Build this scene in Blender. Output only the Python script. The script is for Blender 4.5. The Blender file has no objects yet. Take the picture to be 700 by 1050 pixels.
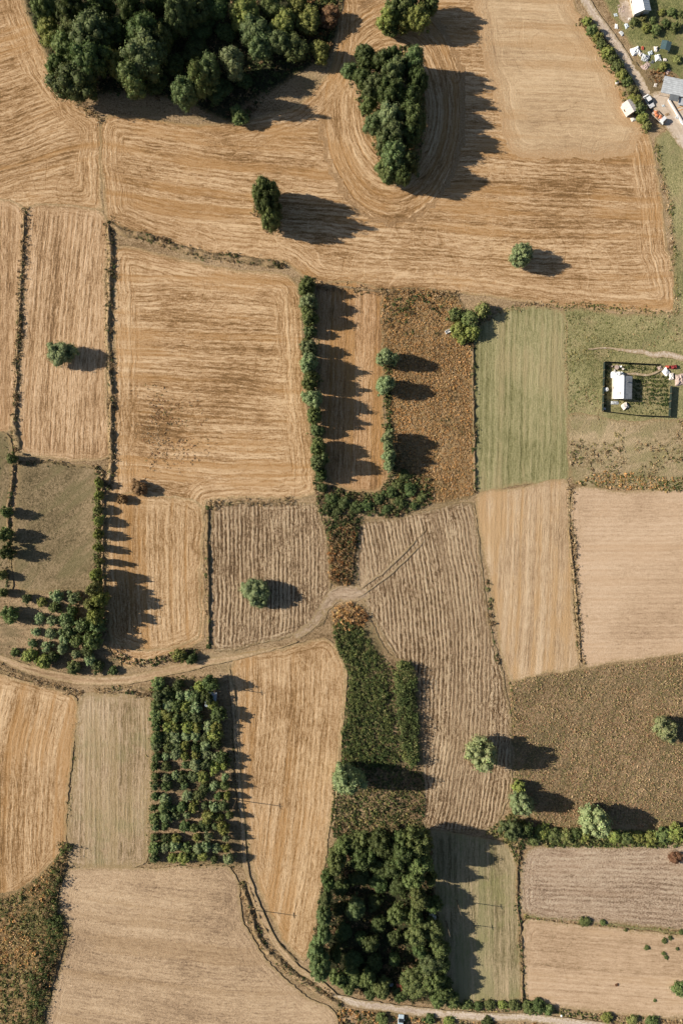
import bpy, math, random
import numpy as np
from mathutils import Vector, Matrix
from mathutils.geometry import delaunay_2d_cdt

S = 0.30            # metres per photo pixel on the ground
CAM_H = 245.0
rng = np.random.default_rng(7)
random.seed(7)
scene = bpy.context.scene
COL = scene.collection

def W(px, py, z=0.0):
    k = S * (CAM_H - z) / CAM_H
    return ((px - 350) * k, (525 - py) * k, z)

# ---------------------------------------------------------------- scene, camera, light
world = bpy.data.worlds.new("World"); scene.world = world; world.use_nodes = True
nt = world.node_tree
bg = nt.nodes['Background']
sky = nt.nodes.new('ShaderNodeTexSky'); sky.sky_type = 'NISHITA'; sky.sun_disc = False
SUN_EL = math.radians(28.5); SH_AZ = math.radians(-8)     # shadows run along this direction
sdir = Vector((-math.cos(SH_AZ) * math.cos(SUN_EL), -math.sin(SH_AZ) * math.cos(SUN_EL), math.sin(SUN_EL)))
sky.sun_elevation = SUN_EL
sky.sun_rotation = math.atan2(sdir.x, sdir.y)
nt.links.new(sky.outputs[0], bg.inputs[0]); bg.inputs[1].default_value = 0.055
sl = bpy.data.lights.new('sun', 'SUN'); sl.energy = 5.0; sl.angle = math.radians(0.5); sl.color = (1.0, 0.92, 0.79)
so = bpy.data.objects.new('sun', sl); COL.objects.link(so)
so.rotation_euler = (-sdir).to_track_quat('-Z', 'Y').to_euler(); so.location = sdir * 300
cam = bpy.data.cameras.new('camera'); co = bpy.data.objects.new('camera', cam); COL.objects.link(co)
cam.sensor_fit = 'VERTICAL'; cam.sensor_height = 36; cam.lens = 36 * CAM_H / (1050 * S)
cam.clip_end = 5000; cam.clip_start = 1
co.location = (0, 0, CAM_H); co.rotation_euler = (0, 0, 0)
scene.camera = co
vs = scene.view_settings
vs.view_transform = 'Standard'; vs.look = 'None'; vs.gamma = 1; vs.use_curve_mapping = False; vs.exposure = 0.77

# ---------------------------------------------------------------- node helpers
class N:
    def __init__(s, name):
        s.m = bpy.data.materials.new(name); s.m.use_nodes = True
        s.t = s.m.node_tree; s.b = s.t.nodes['Principled BSDF']; s.out = s.t.nodes['Material Output']
        s.b.inputs['Roughness'].default_value = 0.95
        s.b.inputs['Specular IOR Level'].default_value = 0.1
    def n(s, typ, **kw):
        x = s.t.nodes.new(typ)
        for k, v in kw.items(): setattr(x, k, v)
        return x
    def set(s, sock, v):
        if isinstance(v, bpy.types.NodeSocket): s.t.links.new(v, sock)
        elif v is not None: sock.default_value = v
    def math(s, op, a, b=None, c=None, clamp=False):
        x = s.n('ShaderNodeMath', operation=op, use_clamp=clamp)
        s.set(x.inputs[0], a); s.set(x.inputs[1], b); s.set(x.inputs[2], c)
        return x.outputs[0]
    def add(s, a, b): return s.math('ADD', a, b)
    def mul(s, a, b): return s.math('MULTIPLY', a, b)
    def attr(s, name): return s.n('ShaderNodeAttribute', attribute_name=name)
    def noise(s, vec, scale, detail=3, rough=.55, dist=0):
        x = s.n('ShaderNodeTexNoise')
        if vec is not None: s.set(x.inputs['Vector'], vec)
        x.inputs['Scale'].default_value = scale; x.inputs['Detail'].default_value = detail
        x.inputs['Roughness'].default_value = rough; x.inputs['Distortion'].default_value = dist
        return x.outputs[0]
    def comb(s, a, b, c):
        x = s.n('ShaderNodeCombineXYZ'); s.set(x.inputs[0], a); s.set(x.inputs[1], b); s.set(x.inputs[2], c)
        return x.outputs[0]
    def smooth(s, v, lo, hi, a=0.0, b=1.0):
        x = s.n('ShaderNodeMapRange', interpolation_type='SMOOTHSTEP')
        s.set(x.inputs[0], v); s.set(x.inputs[1], lo); s.set(x.inputs[2], hi); s.set(x.inputs[3], a); s.set(x.inputs[4], b)
        return x.outputs[0]
    def mixc(s, f, a, b, mode='MIX'):
        x = s.n('ShaderNodeMix', data_type='RGBA', blend_type=mode)
        s.set(x.inputs[0], f)
        for k, v in ((6, a), (7, b)):
            s.set(x.inputs[k], (*v, 1) if isinstance(v, tuple) else v)
        return x.outputs[2]
    def mixf(s, f, a, b):
        x = s.n('ShaderNodeMix', data_type='FLOAT')
        s.set(x.inputs[0], f); s.set(x.inputs[2], a); s.set(x.inputs[3], b)
        return x.outputs[0]
    def ramp(s, f, stops):
        x = s.n('ShaderNodeValToRGB'); s.set(x.inputs[0], f)
        e = x.color_ramp.elements
        while len(e) < len(stops): e.new(.5)
        for i, (p, c) in enumerate(stops): e[i].position = p; e[i].color = (*c, 1)
        return x.outputs[0]
    def bump(s, h, strength=1, dist=.1):
        x = s.n('ShaderNodeBump'); s.set(x.inputs['Height'], h)
        x.inputs['Strength'].default_value = strength; x.inputs['Distance'].default_value = dist
        s.t.links.new(x.outputs[0], s.b.inputs['Normal'])
    def color(s, c): s.set(s.b.inputs['Base Color'], c)

def field_mat(name, c0, c1, c2, accent, acc=.5, acc_lo=.5, period=1.5, aw=.22, a1=.8, a2=1.3, a3=1.1, ac=.95,
              head=7, swirl=.2, bump=.11, patch=None, patch_amt=0, clod=1.8, stretch=.042, wig=1.1, headmix=.8, grain=1.0, edge_w=1.1, edge_c=(.27, .195, .10)):
    s = N(name)
    tc = s.n('ShaderNodeTexCoord'); P = tc.outputs['Object']
    sp = s.n('ShaderNodeSeparateXYZ'); s.set(sp.inputs[0], P)
    x, y = sp.outputs[0], sp.outputs[1]
    u = s.attr('u').outputs['Fac']; d = s.attr('d').outputs['Fac']; tone = s.attr('tone').outputs['Fac']
    warp = s.math('SUBTRACT', s.noise(P, .09, 2), .5)
    warp2 = s.math('SUBTRACT', s.noise(P, .45, 2), .5)
    wsum = s.add(s.mul(warp, wig), s.mul(warp2, .28))
    cl = s.math('SUBTRACT', s.noise(P, clod, 5, .72), .5)
    big = s.math('SUBTRACT', s.noise(P, .035, 4, .62), .5)
    wamp = s.smooth(s.noise(P, .07, 2), .3, .6, .35, 1.0)
    def rowset(uu, lite):
        def sv(k): return s.comb(uu, s.mul(x, stretch * k), s.mul(y, stretch * k))
        s1 = s.math('SUBTRACT', s.noise(sv(.35), .35, 3), .5)
        s2 = s.math('SUBTRACT', s.noise(sv(1), 1.5, 4, .74), .5)
        s3 = s.math('SUBTRACT', s.noise(sv(3), 3.0, 3, .7), .5)
        wv = s.math('SINE', s.add(s.mul(uu, 2 * math.pi / period), s.mul(s1, 2.5)))
        v = s.add(s.mul(s1, a1), s.mul(s2, a2))
        v = s.add(v, s.mul(s3, a3 * 1.5))
        v = s.add(v, s.mul(s.mul(wv, wamp), aw * .5))
        return v, sv
    vr, svr = rowset(s.add(s.add(u, 40.0), wsum), False)
    vh, _ = rowset(s.add(s.mul(d, 1.0), s.mul(wsum, .7)), True)
    dn = s.add(d, s.add(s.mul(warp, 9), s.mul(cl, 3)))
    sel = s.smooth(dn, head - 2.5, head + 1.5, headmix, 0.0)
    v = s.mixf(sel, vr, vh)
    v = s.add(v, s.add(.5, tone))
    v = s.add(v, s.mul(cl, ac)); v = s.add(v, s.mul(big, 1.0))
    gr_ = s.math('SUBTRACT', s.noise(P, 5.5, 2, .8), .5); v = s.add(v, s.mul(gr_, grain))
    if swirl:
        for k, (sc, n, ofs) in enumerate(((.022, 26, 0), (.030, 34, 7.7))):
            pv = s.n('ShaderNodeVectorMath', operation='ADD'); s.set(pv.inputs[0], P); pv.inputs[1].default_value = (ofs * 31, ofs * 17, ofs)
            sw = s.math('PINGPONG', s.mul(s.noise(pv.outputs[0], sc, 1.2, .4), n), .5)
            line = s.smooth(sw, .05, .0)
            msk = s.smooth(s.noise(pv.outputs[0], .05, 2), .44, .56)
            v = s.add(v, s.mul(s.mul(line, msk), swirl * (1 if k else -.8)))
    col = s.ramp(v, [(.0, tuple(c * .62 for c in c0)), (.22, c0), (.5, c1), (.85, c2)])
    am = s.smooth(s.add(s.noise(svr(.35), .3, 4, .6), s.mul(big, .9)), acc_lo, acc_lo + .2)
    col = s.mixc(s.mul(am, acc), col, accent, 'MIX')
    if patch:
        pm = s.smooth(s.noise(P, .09, 6, .7), .48, .66)
        col = s.mixc(s.mul(pm, patch_amt), col, patch)
    gm = s.smooth(s.add(s.attr('green').outputs['Fac'], s.mul(cl, .9)), .2, .8)
    col = s.mixc(s.mul(gm, .8), col, (.13, .13, .05))
    ed = s.smooth(s.add(d, s.mul(cl, edge_w * 4)), edge_w, 0.0)
    col = s.mixc(s.mul(ed, .8), col, edge_c)
    # sparse darker dust and straw specks keep the surface from reading as one paint
    sp2 = s.smooth(s.noise(P, 2.3, 3, .8), .62, .72)
    col = s.mixc(s.mul(sp2, .22), col, tuple(c * .6 for c in c0))
    s.color(col)
    h = s.add(v, s.mul(s.noise(P, 5, 2), .3))
    s.bump(h, 1, bump)
    return s.m

ST0, ST1, ST2 = (.22, .124, .052), (.385, .243, .128), (.58, .415, .255)
ORG = (.325, .175, .064)
M = {}
M['stubble'] = field_mat('stubble', ST0, ST1, ST2, ORG, .6, .5, head=8)
M['stubble_pale'] = field_mat('stubble_pale', (.30, .20, .115), (.435, .305, .18), (.56, .415, .265), ORG, .35, .52, edge_w=4, edge_c=ST1, aw=.1, a1=.6, a2=.8, a3=.6, ac=.7, head=6)
M['stubble_pink'] = field_mat('stubble_pink', (.23, .135, .066), (.40, .26, .145), (.57, .405, .26), (.31, .18, .085), .45, .5, head=3, swirl=.1, wig=.8)
M['stubble_gold'] = field_mat('stubble_gold', ST0, (.40, .263, .143), ST2, ORG, .62, .48, a2=.95, a3=.9, head=4, swirl=.15, wig=.8)
M['stubble_orange'] = field_mat('stubble_orange', (.24, .135, .06), (.38, .225, .115), (.5, .34, .2), ORG, .7, .46, head=2, swirl=0, wig=.6)
M['smooth_pink'] = field_mat('smooth_pink', (.33, .225, .14), (.45, .32, .21), (.54, .40, .28), (.40, .26, .15), .35, .52, aw=.15, a1=.35, a2=.5, a3=.6, ac=.8, head=3, swirl=.06, wig=.5, bump=.08)
M['smooth_tan'] = field_mat('smooth_tan', (.31, .21, .125), (.44, .31, .20), (.54, .40, .275), (.37, .245, .135), .6, .48, aw=.15, a1=.7, a2=.7, a3=.7, ac=.8, head=3, swirl=.1, wig=.6, bump=.09)
M['streak_tan'] = field_mat('streak_tan', (.30, .20, .115), (.425, .30, .185), (.53, .40, .265), (.38, .235, .11), .7, .46, aw=.15, a1=.9, a2=1, a3=.8, ac=.4, head=2, swirl=.0, wig=.5, bump=.1)
M['grey_tan'] = field_mat('grey_tan', (.23, .155, .095), (.385, .27, .168), (.51, .38, .25), (.30, .195, .105), .4, .5, aw=.08, a1=.4, a2=.6, a3=.7, ac=1.1, head=5, swirl=.12)
M['grey_green'] = field_mat('grey_green', (.19, .135, .07), (.335, .24, .15), (.46, .35, .235), (.27, .2, .1), .5, .48, aw=.25, a1=.8, a2=1.3, a3=1, ac=.9, head=2, swirl=.0, patch=(.21, .185, .09), patch_amt=.5, wig=.6, edge_w=2)
M['plough'] = field_mat('plough', (.16, .098, .052), (.38, .265, .16), (.60, .455, .30), (.30, .205, .125), .4, .5, period=1.25, aw=.62, a1=.4, a2=1.7, a3=1.5, ac=2.0, head=2.0, swirl=.0, bump=.36, clod=2.8, stretch=.07, wig=1.3)
M['plough_fine'] = field_mat('plough_fine', (.24, .165, .11), (.40, .295, .205), (.53, .42, .31), (.33, .22, .14), .3, .5, period=1.5, aw=.3, a1=.4, a2=1.1, a3=1.2, ac=1.9, head=5, swirl=.0, bump=.16, clod=2.8, stretch=.2)
M['green_field'] = field_mat('green_field', (.14, .13, .055), (.235, .215, .105), (.35, .30, .165), (.28, .215, .115), .5, .5, period=1.8, aw=.2, a1=.8, a2=1.0, a3=.7, ac=.8, head=1, swirl=.0, bump=.1, wig=.6)
M['mown'] = field_mat('mown', (.15, .12, .06), (.275, .22, .125), (.42, .32, .20), (.19, .185, .085), .6, .47, period=1.8, aw=.15, a1=.8, a2=1.1, a3=.8, ac=.8, head=1, swirl=.0, bump=.12, wig=.6, patch=(.2, .19, .08), patch_amt=.6)
M['farm_grass'] = field_mat('farm_grass', (.09, .10, .035), (.19, .19, .075), (.30, .27, .12), (.14, .15, .06), .6, .48, aw=.05, a1=.5, a2=.5, a3=.5, ac=1.7, head=1, swirl=.0, bump=.16, patch=(.34, .25, .145), patch_amt=.5, stretch=.4)
M['olive_grass'] = field_mat('olive_grass', (.13, .125, .05), (.265, .24, .11), (.40, .335, .18), (.19, .18, .085), .6, .48, aw=.05, a1=.5, a2=.5, a3=.5, ac=1.7, head=1, swirl=.0, bump=.16, patch=(.34, .25, .145), patch_amt=.5, stretch=.4)
M['dull_green'] = field_mat('dull_green', (.09, .07, .035), (.215, .158, .088), (.33, .245, .15), (.145, .125, .06), .6, .47, aw=.0, a1=.5, a2=.6, a3=.6, ac=1.6, head=3, swirl=.1, bump=.15, stretch=.5)
M['scrub_brown'] = field_mat('scrub_brown', (.13, .08, .035), (.33, .21, .10), (.48, .33, .18), (.17, .13, .06), .5, .48, aw=.0, a1=.5, a2=.6, a3=.7, ac=2.4, head=1, swirl=.0, bump=.4, clod=1.2, stretch=.5)
M['weed_floor'] = field_mat('weed_floor', (.12, .08, .04), (.28, .19, .11), (.42, .30, .18), (.12, .10, .05), .6, .46, aw=.0, a1=.4, a2=.5, a3=.5, ac=2, head=1, swirl=.0, bump=.3, clod=1.4, stretch=.5)
M['dry_weedy'] = field_mat('dry_weedy', (.17, .125, .06), (.33, .25, .145), (.45, .34, .21), (.24, .2, .10), .6, .46, aw=.0, a1=.4, a2=.5, a3=.5, ac=1.6, head=1, swirl=.0, bump=.2, clod=1.4, stretch=.5, patch=(.22, .2, .09), patch_amt=.6)
M['wood_floor'] = field_mat('wood_floor', (.02, .022, .012), (.05, .05, .025), (.10, .085, .045), (.04, .05, .02), .6, .46, aw=.0, a1=.4, a2=.5, a3=.5, ac=2, head=1, swirl=.0, bump=.3, clod=1.2, stretch=.5)  # near black: dark undergrowth plus painted deep shade between the crowns
M['dry_margin'] = field_mat('dry_margin', (.17, .11, .055), (.34, .235, .135), (.48, .35, .22), (.22, .17, .085), .45, .5, aw=.0, a1=.6, a2=.8, a3=.7, ac=1.6, head=1, swirl=.0, bump=.2, stretch=.4)
M['track'] = field_mat('track', (.33, .255, .20), (.47, .385, .31), (.60, .51, .42), (.40, .30, .2), .35, .5, period=1.9, aw=.35, a1=.5, a2=.6, a3=.5, ac=.7, head=50, swirl=.0, bump=.06, wig=.2)
M['dirt_track'] = field_mat('dirt_track', (.24, .155, .085), (.39, .265, .16), (.51, .37, .24), (.29, .19, .10), .5, .5, period=1.7, aw=.5, a1=.5, a2=.8, a3=.7, ac=.9, head=50, swirl=.0, bump=.08, wig=.3)

M['plough_path'] = field_mat('plough_path', (.22, .155, .10), (.36, .265, .18), (.48, .37, .27), (.3, .21, .14), .35, .5, aw=.2, head=50, swirl=.0, bump=.12)
def simple(name, col, var=.25, scale=1.5, rough=.9, bump=0.0, metal=0, spec=.2):
    s = N(name); s.b.inputs['Roughness'].default_value = rough; s.b.inputs['Metallic'].default_value = metal
    s.b.inputs['Specular IOR Level'].default_value = spec
    P = s.n('ShaderNodeTexCoord').outputs['Object']
    f = s.noise(P, scale, 5, .65)
    dk = tuple(c * (1 - var) for c in col); lt = tuple(min(1, c * (1 + var * .6)) for c in col)
    s.color(s.ramp(f, [(.3, dk), (.7, lt)]))
    if bump: s.bump(s.noise(P, scale * 3, 4), 1, bump)
    return s.m

# ---------------------------------------------------------------- numpy noise and polygons
_perm = rng.random((256, 256))
def vnoise(x, y, sc=1.0, oct=3):
    out = 0; amp = .5; tot = 0
    for o in range(oct):
        X = x * sc + 37.3 * o; Y = y * sc + 91.7 * o
        xi = np.floor(X).astype(int); yi = np.floor(Y).astype(int); fx = X - xi; fy = Y - yi
        fx = fx * fx * (3 - 2 * fx); fy = fy * fy * (3 - 2 * fy)
        g = lambda a, b: _perm[a % 256, b % 256]
        v = (g(xi, yi) * (1 - fx) + g(xi + 1, yi) * fx) * (1 - fy) + (g(xi, yi + 1) * (1 - fx) + g(xi + 1, yi + 1) * fx) * fy
        out = out + v * amp; tot += amp; amp *= .5; sc *= 2.1
    return out / tot

def resample(pts, step, closed=True, jitter=0.0, smooth=True):
    """Catmull-Rom through metre points, resampled about every step, with sideways wobble."""
    P = [np.array(p[:2], float) for p in pts]; n = len(P); out = []
    rngi = range(n) if closed else range(n - 1)
    for i in rngi:
        if closed: p0, p1, p2, p3 = P[i - 1], P[i], P[(i + 1) % n], P[(i + 2) % n]
        else: p0, p1, p2, p3 = P[max(i - 1, 0)], P[i], P[i + 1], P[min(i + 2, n - 1)]
        L = np.linalg.norm(p2 - p1); k = max(1, int(L / step))
        for j in range(k):
            t = j / k
            if smooth:
                # damped tangents: rounds bends without overshooting corners
                m1 = (p2 - p0) * .5; m2 = (p3 - p1) * .5
                c = .6
                for_m = min(1, L / (np.linalg.norm(m1) + 1e-6)); m1 = m1 * for_m * c
                m2 = m2 * min(1, L / (np.linalg.norm(m2) + 1e-6)) * c
                h1 = 2 * t**3 - 3 * t**2 + 1; h2 = t**3 - 2 * t**2 + t; h3 = -2 * t**3 + 3 * t**2; h4 = t**3 - t**2
                q = h1 * p1 + h2 * m1 + h3 * p2 + h4 * m2
            else: q = p1 + (p2 - p1) * t
            out.append(q)
    if not closed: out.append(P[-1])
    out = np.array(out)
    if jitter:
        out[:, 0] += (vnoise(out[:, 0], out[:, 1], .22, 3) - .5) * 2 * jitter
        out[:, 1] += (vnoise(out[:, 0] + 500, out[:, 1] + 300, .22, 3) - .5) * 2 * jitter
    return out

def inside(P, poly):
    x, y = P[:, 0], P[:, 1]; r = np.zeros(len(P), bool)
    n = len(poly)
    for i in range(n):
        x1, y1 = poly[i]; x2, y2 = poly[(i + 1) % n]
        if y1 == y2: continue
        c = ((y1 > y) != (y2 > y)) & (x < (x2 - x1) * (y - y1) / (y2 - y1) + x1)
        r ^= c
    return r

def segdist(P, line, closed=False):
    A = np.asarray(line); B = np.roll(A, -1, 0) if closed else A[1:]
    if not closed: A = A[:-1]
    best = np.full(len(P), 1e9)
    for a, b in zip(A, B):
        ab = b - a; L = ab @ ab + 1e-9
        t = np.clip(((P - a) @ ab) / L, 0, 1)
        q = P - a - t[:, None] * ab
        best = np.minimum(best, (q * q).sum(1))
    return np.sqrt(best)

def px2m(pts): return [W(a, b)[:2] for a, b in pts]

def mesh_obj(name, verts, faces, mat=None, attrs=None, parent=None, smooth=False, link=True, colors=None):
    me = bpy.data.meshes.new(name)
    verts = np.asarray(verts, np.float32)
    if isinstance(faces, np.ndarray):
        nf, k = faces.shape
        me.vertices.add(len(verts)); me.vertices.foreach_set('co', verts.ravel())
        me.loops.add(nf * k); me.loops.foreach_set('vertex_index', faces.astype(np.int32).ravel())
        me.polygons.add(nf); me.polygons.foreach_set('loop_start', np.arange(0, nf * k, k, dtype=np.int32))
        me.update(calc_edges=True)
    else:
        me.from_pydata([tuple(v) for v in verts], [], faces)
    if attrs:
        for k2, v in attrs.items():
            a = me.attributes.new(k2, 'FLOAT', 'POINT'); a.data.foreach_set('value', np.asarray(v, np.float32))
    if colors is not None:
        a = me.attributes.new('Col', 'FLOAT_COLOR', 'POINT')
        c = np.ones((len(verts), 4), np.float32); c[:, :3] = colors; a.data.foreach_set('color', c.ravel())
    if smooth: me.polygons.foreach_set('use_smooth', np.ones(len(me.polygons), bool))
    if mat: me.materials.append(mat)
    o = bpy.data.objects.new(name, me)
    if link: COL.objects.link(o)
    if parent: o.parent = parent
    return o

ZL = [0.0]
def field(name, pts, mat, rows, z=None, step=1.5, jitter=.5, tone=None, green=None, smooth=True):
    """one ground sheet: pts in photo pixels; rows(x, y) in metres gives the across-row coordinate"""
    ZL[0] += .008
    z = ZL[0] if z is None else z
    out = resample(px2m(pts), .8, True, jitter, smooth)
    if jitter: out += rng.normal(0, .13, out.shape)
    mn, mx = out.min(0), out.max(0)
    gx, gy = np.meshgrid(np.arange(mn[0], mx[0], step), np.arange(mn[1], mx[1], step))
    G = np.stack([gx.ravel(), gy.ravel()], 1) + rng.uniform(-.2, .2, (gx.size, 2)) * step
    G = G[inside(G, out)]
    G = G[segdist(G, out, True) > step * .45]
    vs_ = [Vector(p) for p in out.tolist()] + [Vector(p) for p in G.tolist()]
    n = len(out)
    v2, e2, f2, *_ = delaunay_2d_cdt(vs_, [], [list(range(n))], 1, 1e-4)
    V = np.array([(v.x, v.y) for v in v2])
    d = segdist(V, out, True)
    u = rows(V[:, 0], V[:, 1])
    tn = np.zeros(len(V)); gr = np.zeros(len(V))
    for (lst, arr) in ((tone, tn), (green, gr)):
        for (cx, cy, rx, ry, amt) in (lst or []):
            c = W(cx, cy)
            q = ((V[:, 0] - c[0]) / (rx * S))**2 + ((V[:, 1] - c[1]) / (ry * S))**2
            arr += amt * np.exp(-q * 1.2) * (.6 + .8 * vnoise(V[:, 0], V[:, 1], .2, 3))
    me_v = np.concatenate([V, np.full((len(V), 1), z)], 1)
    fs = np.array([f for f in f2 if len(f) == 3])
    a, b, c = V[fs[:, 0]], V[fs[:, 1]], V[fs[:, 2]]
    cr = (b[:, 0] - a[:, 0]) * (c[:, 1] - a[:, 1]) - (b[:, 1] - a[:, 1]) * (c[:, 0] - a[:, 0])
    fs[cr < 0] = fs[cr < 0][:, ::-1]
    o = mesh_obj(name, me_v, fs, M[mat], {'u': u, 'd': d, 'tone': tn, 'green': gr})
    o['kind'] = 'structure'
    return out

def ribbon(name, line, width, mat, z=None, jitter=.25, taper=0):
    """track: u runs across, built as a strip"""
    ZL[0] += .008
    z = ZL[0] if z is None else z
    L = resample(px2m(line), 1.2, False, jitter)
    T = np.gradient(L, axis=0); T /= np.linalg.norm(T, axis=1)[:, None] + 1e-9
    Nn = np.stack([-T[:, 1], T[:, 0]], 1)
    K = 7; V = []; U = []; D = []
    wl = width * S / 2 * (1 + .35 * (vnoise(L[:, 0], L[:, 1], .15, 2) - .5))
    wr = width * S / 2 * (1 + .35 * (vnoise(L[:, 0] + 99, L[:, 1], .15, 2) - .5))
    if taper:
        e = np.clip(np.minimum(np.arange(len(L)), np.arange(len(L))[::-1]) / taper, .15, 1); wl = wl * e; wr = wr * e
    wl = wl + rng.normal(0, .07, len(L)); wr = wr + rng.normal(0, .07, len(L))
    for i in range(len(L)):
        for j in range(K):
            t = j / (K - 1) * 2 - 1
            w = (wl[i] if t < 0 else wr[i])
            p = L[i] + Nn[i] * t * w
            V.append((p[0], p[1], z)); U.append(t * w); D.append(w * (1 - abs(t)))
    F = [(i * K + j, i * K + j + 1, (i + 1) * K + j + 1, (i + 1) * K + j) for i in range(len(L) - 1) for j in range(K - 1)]
    F = np.array(F)[:, ::-1]
    o = mesh_obj(name, V, F, M[mat], {'u': U, 'd': D, 'tone': np.zeros(len(V)), 'green': np.zeros(len(V))})
    o['kind'] = 'structure'
    return L

# row functions (metres). ang = direction the rows run in, degrees
def rows(ang, bend=0, cx=0, cy=0, wob=0.0):
    a = math.radians(ang); ca, sa = math.cos(a), math.sin(a)
    def f(x, y):
        t = (x - cx) * ca + (y - cy) * sa
        u = -(x - cx) * sa + (y - cy) * ca
        return u + bend * t * t * .001 + .6 * wob * (vnoise(x, y, .03, 2) - .5)
    return f

# ---------------------------------------------------------------- the ground
def far_ground():
    s = N('far_fields')
    P = s.n('ShaderNodeTexCoord').outputs['Object']
    v = s.n('ShaderNodeTexVoronoi'); s.set(v.inputs['Vector'], P); v.inputs['Scale'].default_value = .012
    f = s.n('ShaderNodeSeparateColor'); s.set(f.inputs[0], v.outputs['Color'])
    c = s.ramp(s.add(s.mul(f.outputs[0], .7), s.mul(s.noise(P, .4, 6, .7), .3)), [(.2, (.15, .14, .06)), (.4, (.33, .23, .13)), (.7, (.45, .31, .18)), (.9, (.24, .2, .1))])
    s.color(c); s.bump(s.noise(P, 1.2, 5, .7), 1, .25)
    o = mesh_obj('ground', [(-2500, -2500, -.02), (2500, -2500, -.02), (2500, 2500, -.02), (-2500, 2500, -.02)], [(0, 1, 2, 3)], s.m)
    o['kind'] = 'structure'
far_ground()

# one wide sheet of dry margin grass that the fields lie on
field('margin_ground', [(-70, -70), (770, -70), (770, 1120), (-70, 1120)], 'dry_margin', rows(0), step=3.5, jitter=0, smooth=False,
      green=[(400, 510, 60, 25, .6), (110, 560, 10, 70, .5), (620, 860, 120, 12, .8), (120, 240, 20, 8, .6), (205, 670, 20, 8, .5), (60, 470, 50, 6, .4), (430, 1040, 90, 10, .5)])

def mix_cluster(cx, cy, rx, ry, base, w0=1.0, w1=1.9):
    """rows that bend round an obstacle before running straight again"""
    c = W(cx, cy)
    def f(x, y):
        q = np.sqrt(((x - c[0]) / rx)**2 + ((y - c[1]) / ry)**2)
        ring = (q - 1) * (rx + ry) * .5
        t = np.clip((q - w0) / (w1 - w0), 0, 1)
        return np.where(t < .5, ring, base(x, y) + 50)
    return f

# fields, clockwise from the top left (photo pixels)
field('stubble_field', [(-60, -60), (22, -60), (25, 0), (50, 62), (78, 104), (103, 122), (104, 205), (108, 216), (50, 213), (-60, 210)], 'stubble', rows(-4, 2, wob=14),
      tone=[(10, 90, 25, 90, -.05), (20, 120, 50, 20, .05)])
main_rows = mix_cluster(402, 112, 17, 27, rows(-5, -.65, 0, 0, wob=7), 1, 1.6)
field('stubble_field', [(106, 120), (205, 128), (300, 110), (338, 70), (346, 20), (350, -60), (575, -60), (592, 10), (622, 60), (648, 112), (664, 135), (676, 185), (684, 250), (690, 320), (560, 313), (480, 302), (395, 299), (322, 292), (300, 275), (290, 268), (230, 266), (160, 248), (118, 232), (108, 222)],
      'stubble', main_rows, tone=[(140, 230, 60, 20, -.1), (620, 300, 90, 25, .06), (500, 240, 120, 30, -.05), (160, 190, 50, 30, -.08), (240, 160, 40, 25, -.1), (420, 300, 80, 10, -.08), (350, 150, 15, 60, .08)])
field('pale_stubble_field', [(484, -60), (574, -60), (590, 10), (618, 60), (644, 112), (658, 138), (640, 160), (560, 165), (520, 150), (505, 95), (492, 40)],
      'stubble_pale', rows(-2, wob=6), jitter=1.6, tone=[(560, 120, 60, 12, -.12)])
field('stubble_field', [(-60, 212), (24, 212), (19, 330), (13, 440), (-60, 440)], 'stubble_pink', rows(89, wob=2))
field('stubble_field', [(28, 213), (107, 219), (109, 300), (110, 400), (112, 468), (80, 473), (40, 468), (20, 462), (19, 400), (24, 300)], 'stubble_pink', rows(89, .6, wob=2),
      tone=[(55, 350, 8, 120, -.08), (70, 440, 30, 15, .08)])
field('stubble_field', [(118, 252), (170, 262), (240, 276), (288, 280), (306, 292), (311, 350), (316, 420), (323, 480), (322, 508), (300, 512), (214, 514), (209, 560), (209, 655), (190, 666), (150, 682), (118, 684), (108, 665), (108, 560), (112, 500), (116, 400), (116, 300)],
      'stubble', rows(-3, -.8, -40, 50, wob=6), tone=[(165, 435, 35, 28, -.22), (230, 380, 80, 50, -.03), (230, 470, 60, 30, .1), (290, 400, 15, 90, .1), (150, 290, 30, 20, .06), (140, 520, 30, 18, -.15)],
      green=[(200, 440, 25, 20, .25)])
field('stubble_field', [(112, 510), (140, 505), (206, 518), (206, 600), (205, 652), (180, 664), (140, 668), (112, 655)], 'stubble_gold', rows(88, 1.5, wob=3), tone=[(130, 560, 16, 90, -.1)], jitter=1.0)
field('stubble_field', [(326, 294), (392, 298), (393, 400), (398, 490), (385, 505), (345, 500), (333, 480), (328, 400)], 'stubble_orange', rows(88.5, wob=1))
field('weedy_field', [(393, 301), (468, 302), (482, 345), (486, 420), (487, 506), (455, 516), (425, 512), (405, 490), (396, 420)], 'scrub_brown', rows(88),
      green=[(430, 500, 40, 14, .6), (420, 320, 30, 18, .35), (400, 440, 10, 60, .4)], tone=[(450, 420, 30, 60, .08)])
field('verge', [(672, 140), (770, 120), (770, 340), (694, 335), (690, 250), (682, 190)], 'olive_grass', rows(88), green=[(690, 260, 10, 80, .35)])
field('grass_field', [(575, 318), (640, 322), (770, 326), (770, 440), (640, 440), (582, 430), (580, 380)], 'olive_grass', rows(30), green=[(620, 340, 50, 12, .3), (595, 390, 12, 30, .2)])
field('green_field', [(482, 352), (490, 335), (520, 316), (578, 320), (580, 400), (583, 490), (530, 497), (488, 503), (485, 430)], 'green_field', rows(89, wob=1),
      green=[(500, 400, 12, 80, .25), (530, 480, 30, 12, .25)], tone=[(545, 370, 20, 50, .1)])
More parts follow.
